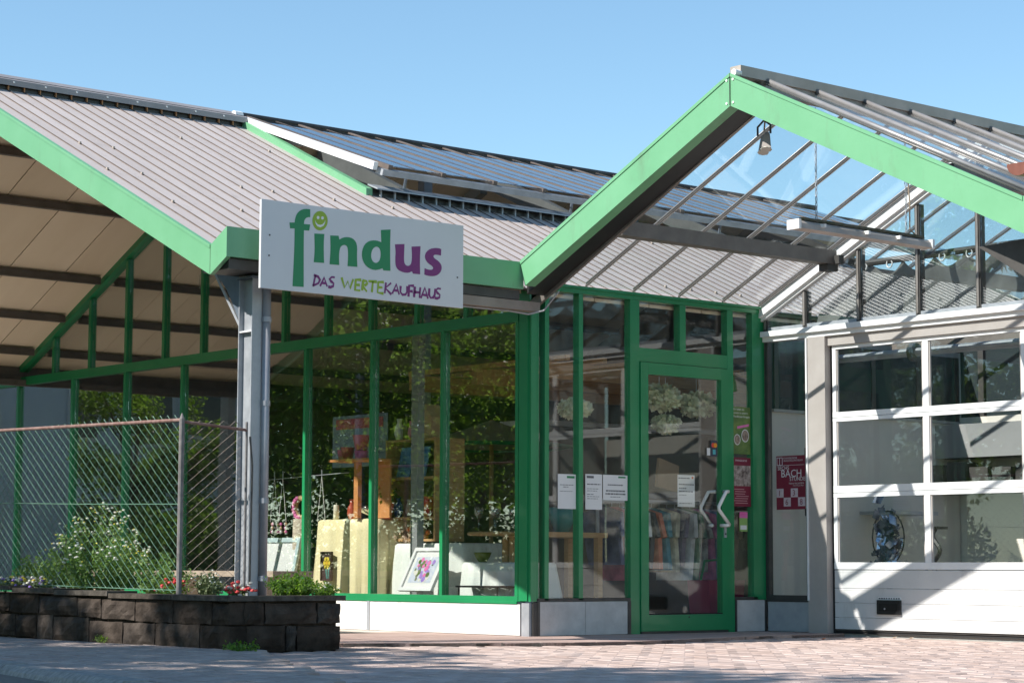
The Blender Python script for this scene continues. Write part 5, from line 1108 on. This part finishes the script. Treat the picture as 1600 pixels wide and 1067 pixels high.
for k, (x, y, s_, w) in enumerate(spots):
    lab = ('leafy street tree across the road, ' + ords[k] + ' in the row') if k < 8 else ('leafy tree behind the street row, ' + ('tallest, added to shade the planter', 'farthest along the road', 'third along the road', 'fourth along the road', 'second along the road, added to shade the planter')[k - 8])
    src = (tA, tB, tC)[w]
    o = copy_tree(src, lab) if used[w] else src
    used[w] = True; o['label'] = lab; o['group'] = 'trees across the street'; o.location = (x, y, -.75); o.scale = (s_, s_, s_) if k != 8 else (1.1, 1.15, s_); o.rotation_euler = (0, 0, k * 1.9)
hs = thing('opposite_house', 'pale blue grey rendered house across the street', 'house', (-16, 36, -1))
bx('wall', mat('house_render', (.66, .70, .76), (.72, .76, .82), rough=.85, scale=1), hs, -18.5, -5, 33, 41, -1, 6.2); MB().prism([(32.4, 6.2), (41.6, 6.2), (37, 10)], 0, -18.9, -4.6).build('roof', mat('house_roof', (.16, .08, .06), (.20, .11, .085), rough=.8, scale=3), hs)
for z in (.6, 3.5):
    for x in (-17.5, -15, -12.5, -10, -7.5): w_ = bx('window', whitep, hs, x, x + 1.3, 32.93, 32.99, z, z + 1.5); bx('window_glass', MATS['dark_window'], w_, x + .1, x + 1.2, 32.90, 32.925, z + .1, z + 1.4)
lamp = thing('street_lamp', 'tall grey street lamp across the road', 'street lamp', (-12.7, 20.5, -1)); MB().tube([(-12.7, 20.5, -1), (-12.7, 20.5, 5.6), (-12.4, 20.3, 6.0), (-11.6, 19.9, 6.1)], [.09, .06, .05, .04], 10).build('pole', steel, lamp); MB().blob((-11.4, 19.8, 6.08), (.35, .16, .08), 10, 6).build('lamp_head', whitep, lamp)
for k in range(8):
    y = 11.2 + k * 2.6; pts = rng.normal(size=(5200, 3)); pts /= np.linalg.norm(pts, axis=1)[:, None]; pts *= (rng.random(5200) ** .35)[:, None] * np.array([.9, 1.7, 1.45 + .35 * math.sin(k * 2.1)])
    hd = thing('hedge_shrub', 'rounded hedge shrub at the far kerb, number %d from the shop end' % (k + 1) if False else ('rounded hedge shrub across the road, ' + ['nearest', 'second', 'third', 'fourth', 'fifth', 'sixth', 'seventh', 'farthest'][k] + ' in the row'), 'shrub', (-12.9, y, -.9), 'hedge shrubs across the road')
    lb = MB().leaves(np.array([-12.9, y, .45]) + pts, None, .06, .6); lb.build('foliage', (leafA, leafB)[k % 2], hd, rnd=rng.random(5200), kind='stuff'); MB().tube([(-12.9, y, -1.1), (-12.9, y, .1)], .05, 6).build('stem', bark, hd)
# small litter on the paving
for k, (px, py, m, lab) in enumerate(((1287, 998, MATS['bloom_orange'], 'orange dry leaf on the paving before the garage jamb'), (1398, 996, MATS['dry_leaf'], 'left of two brown leaves before the garage door'), (1424, 997, MATS['dry_leaf'], 'right of two brown leaves before the garage door'))):
    c = P(px, py, 2, ZP + .006); tag(MB().add([c + np.array(q) for q in ((-.03, 0, 0), (0, -.018, .006), (.03, 0, .01), (0, .018, .004), (0, 0, -.003))], [(0, 1, 4), (1, 2, 4), (2, 3, 4), (3, 0, 4)]).build('dry_leaf', m), lab, 'leaf')
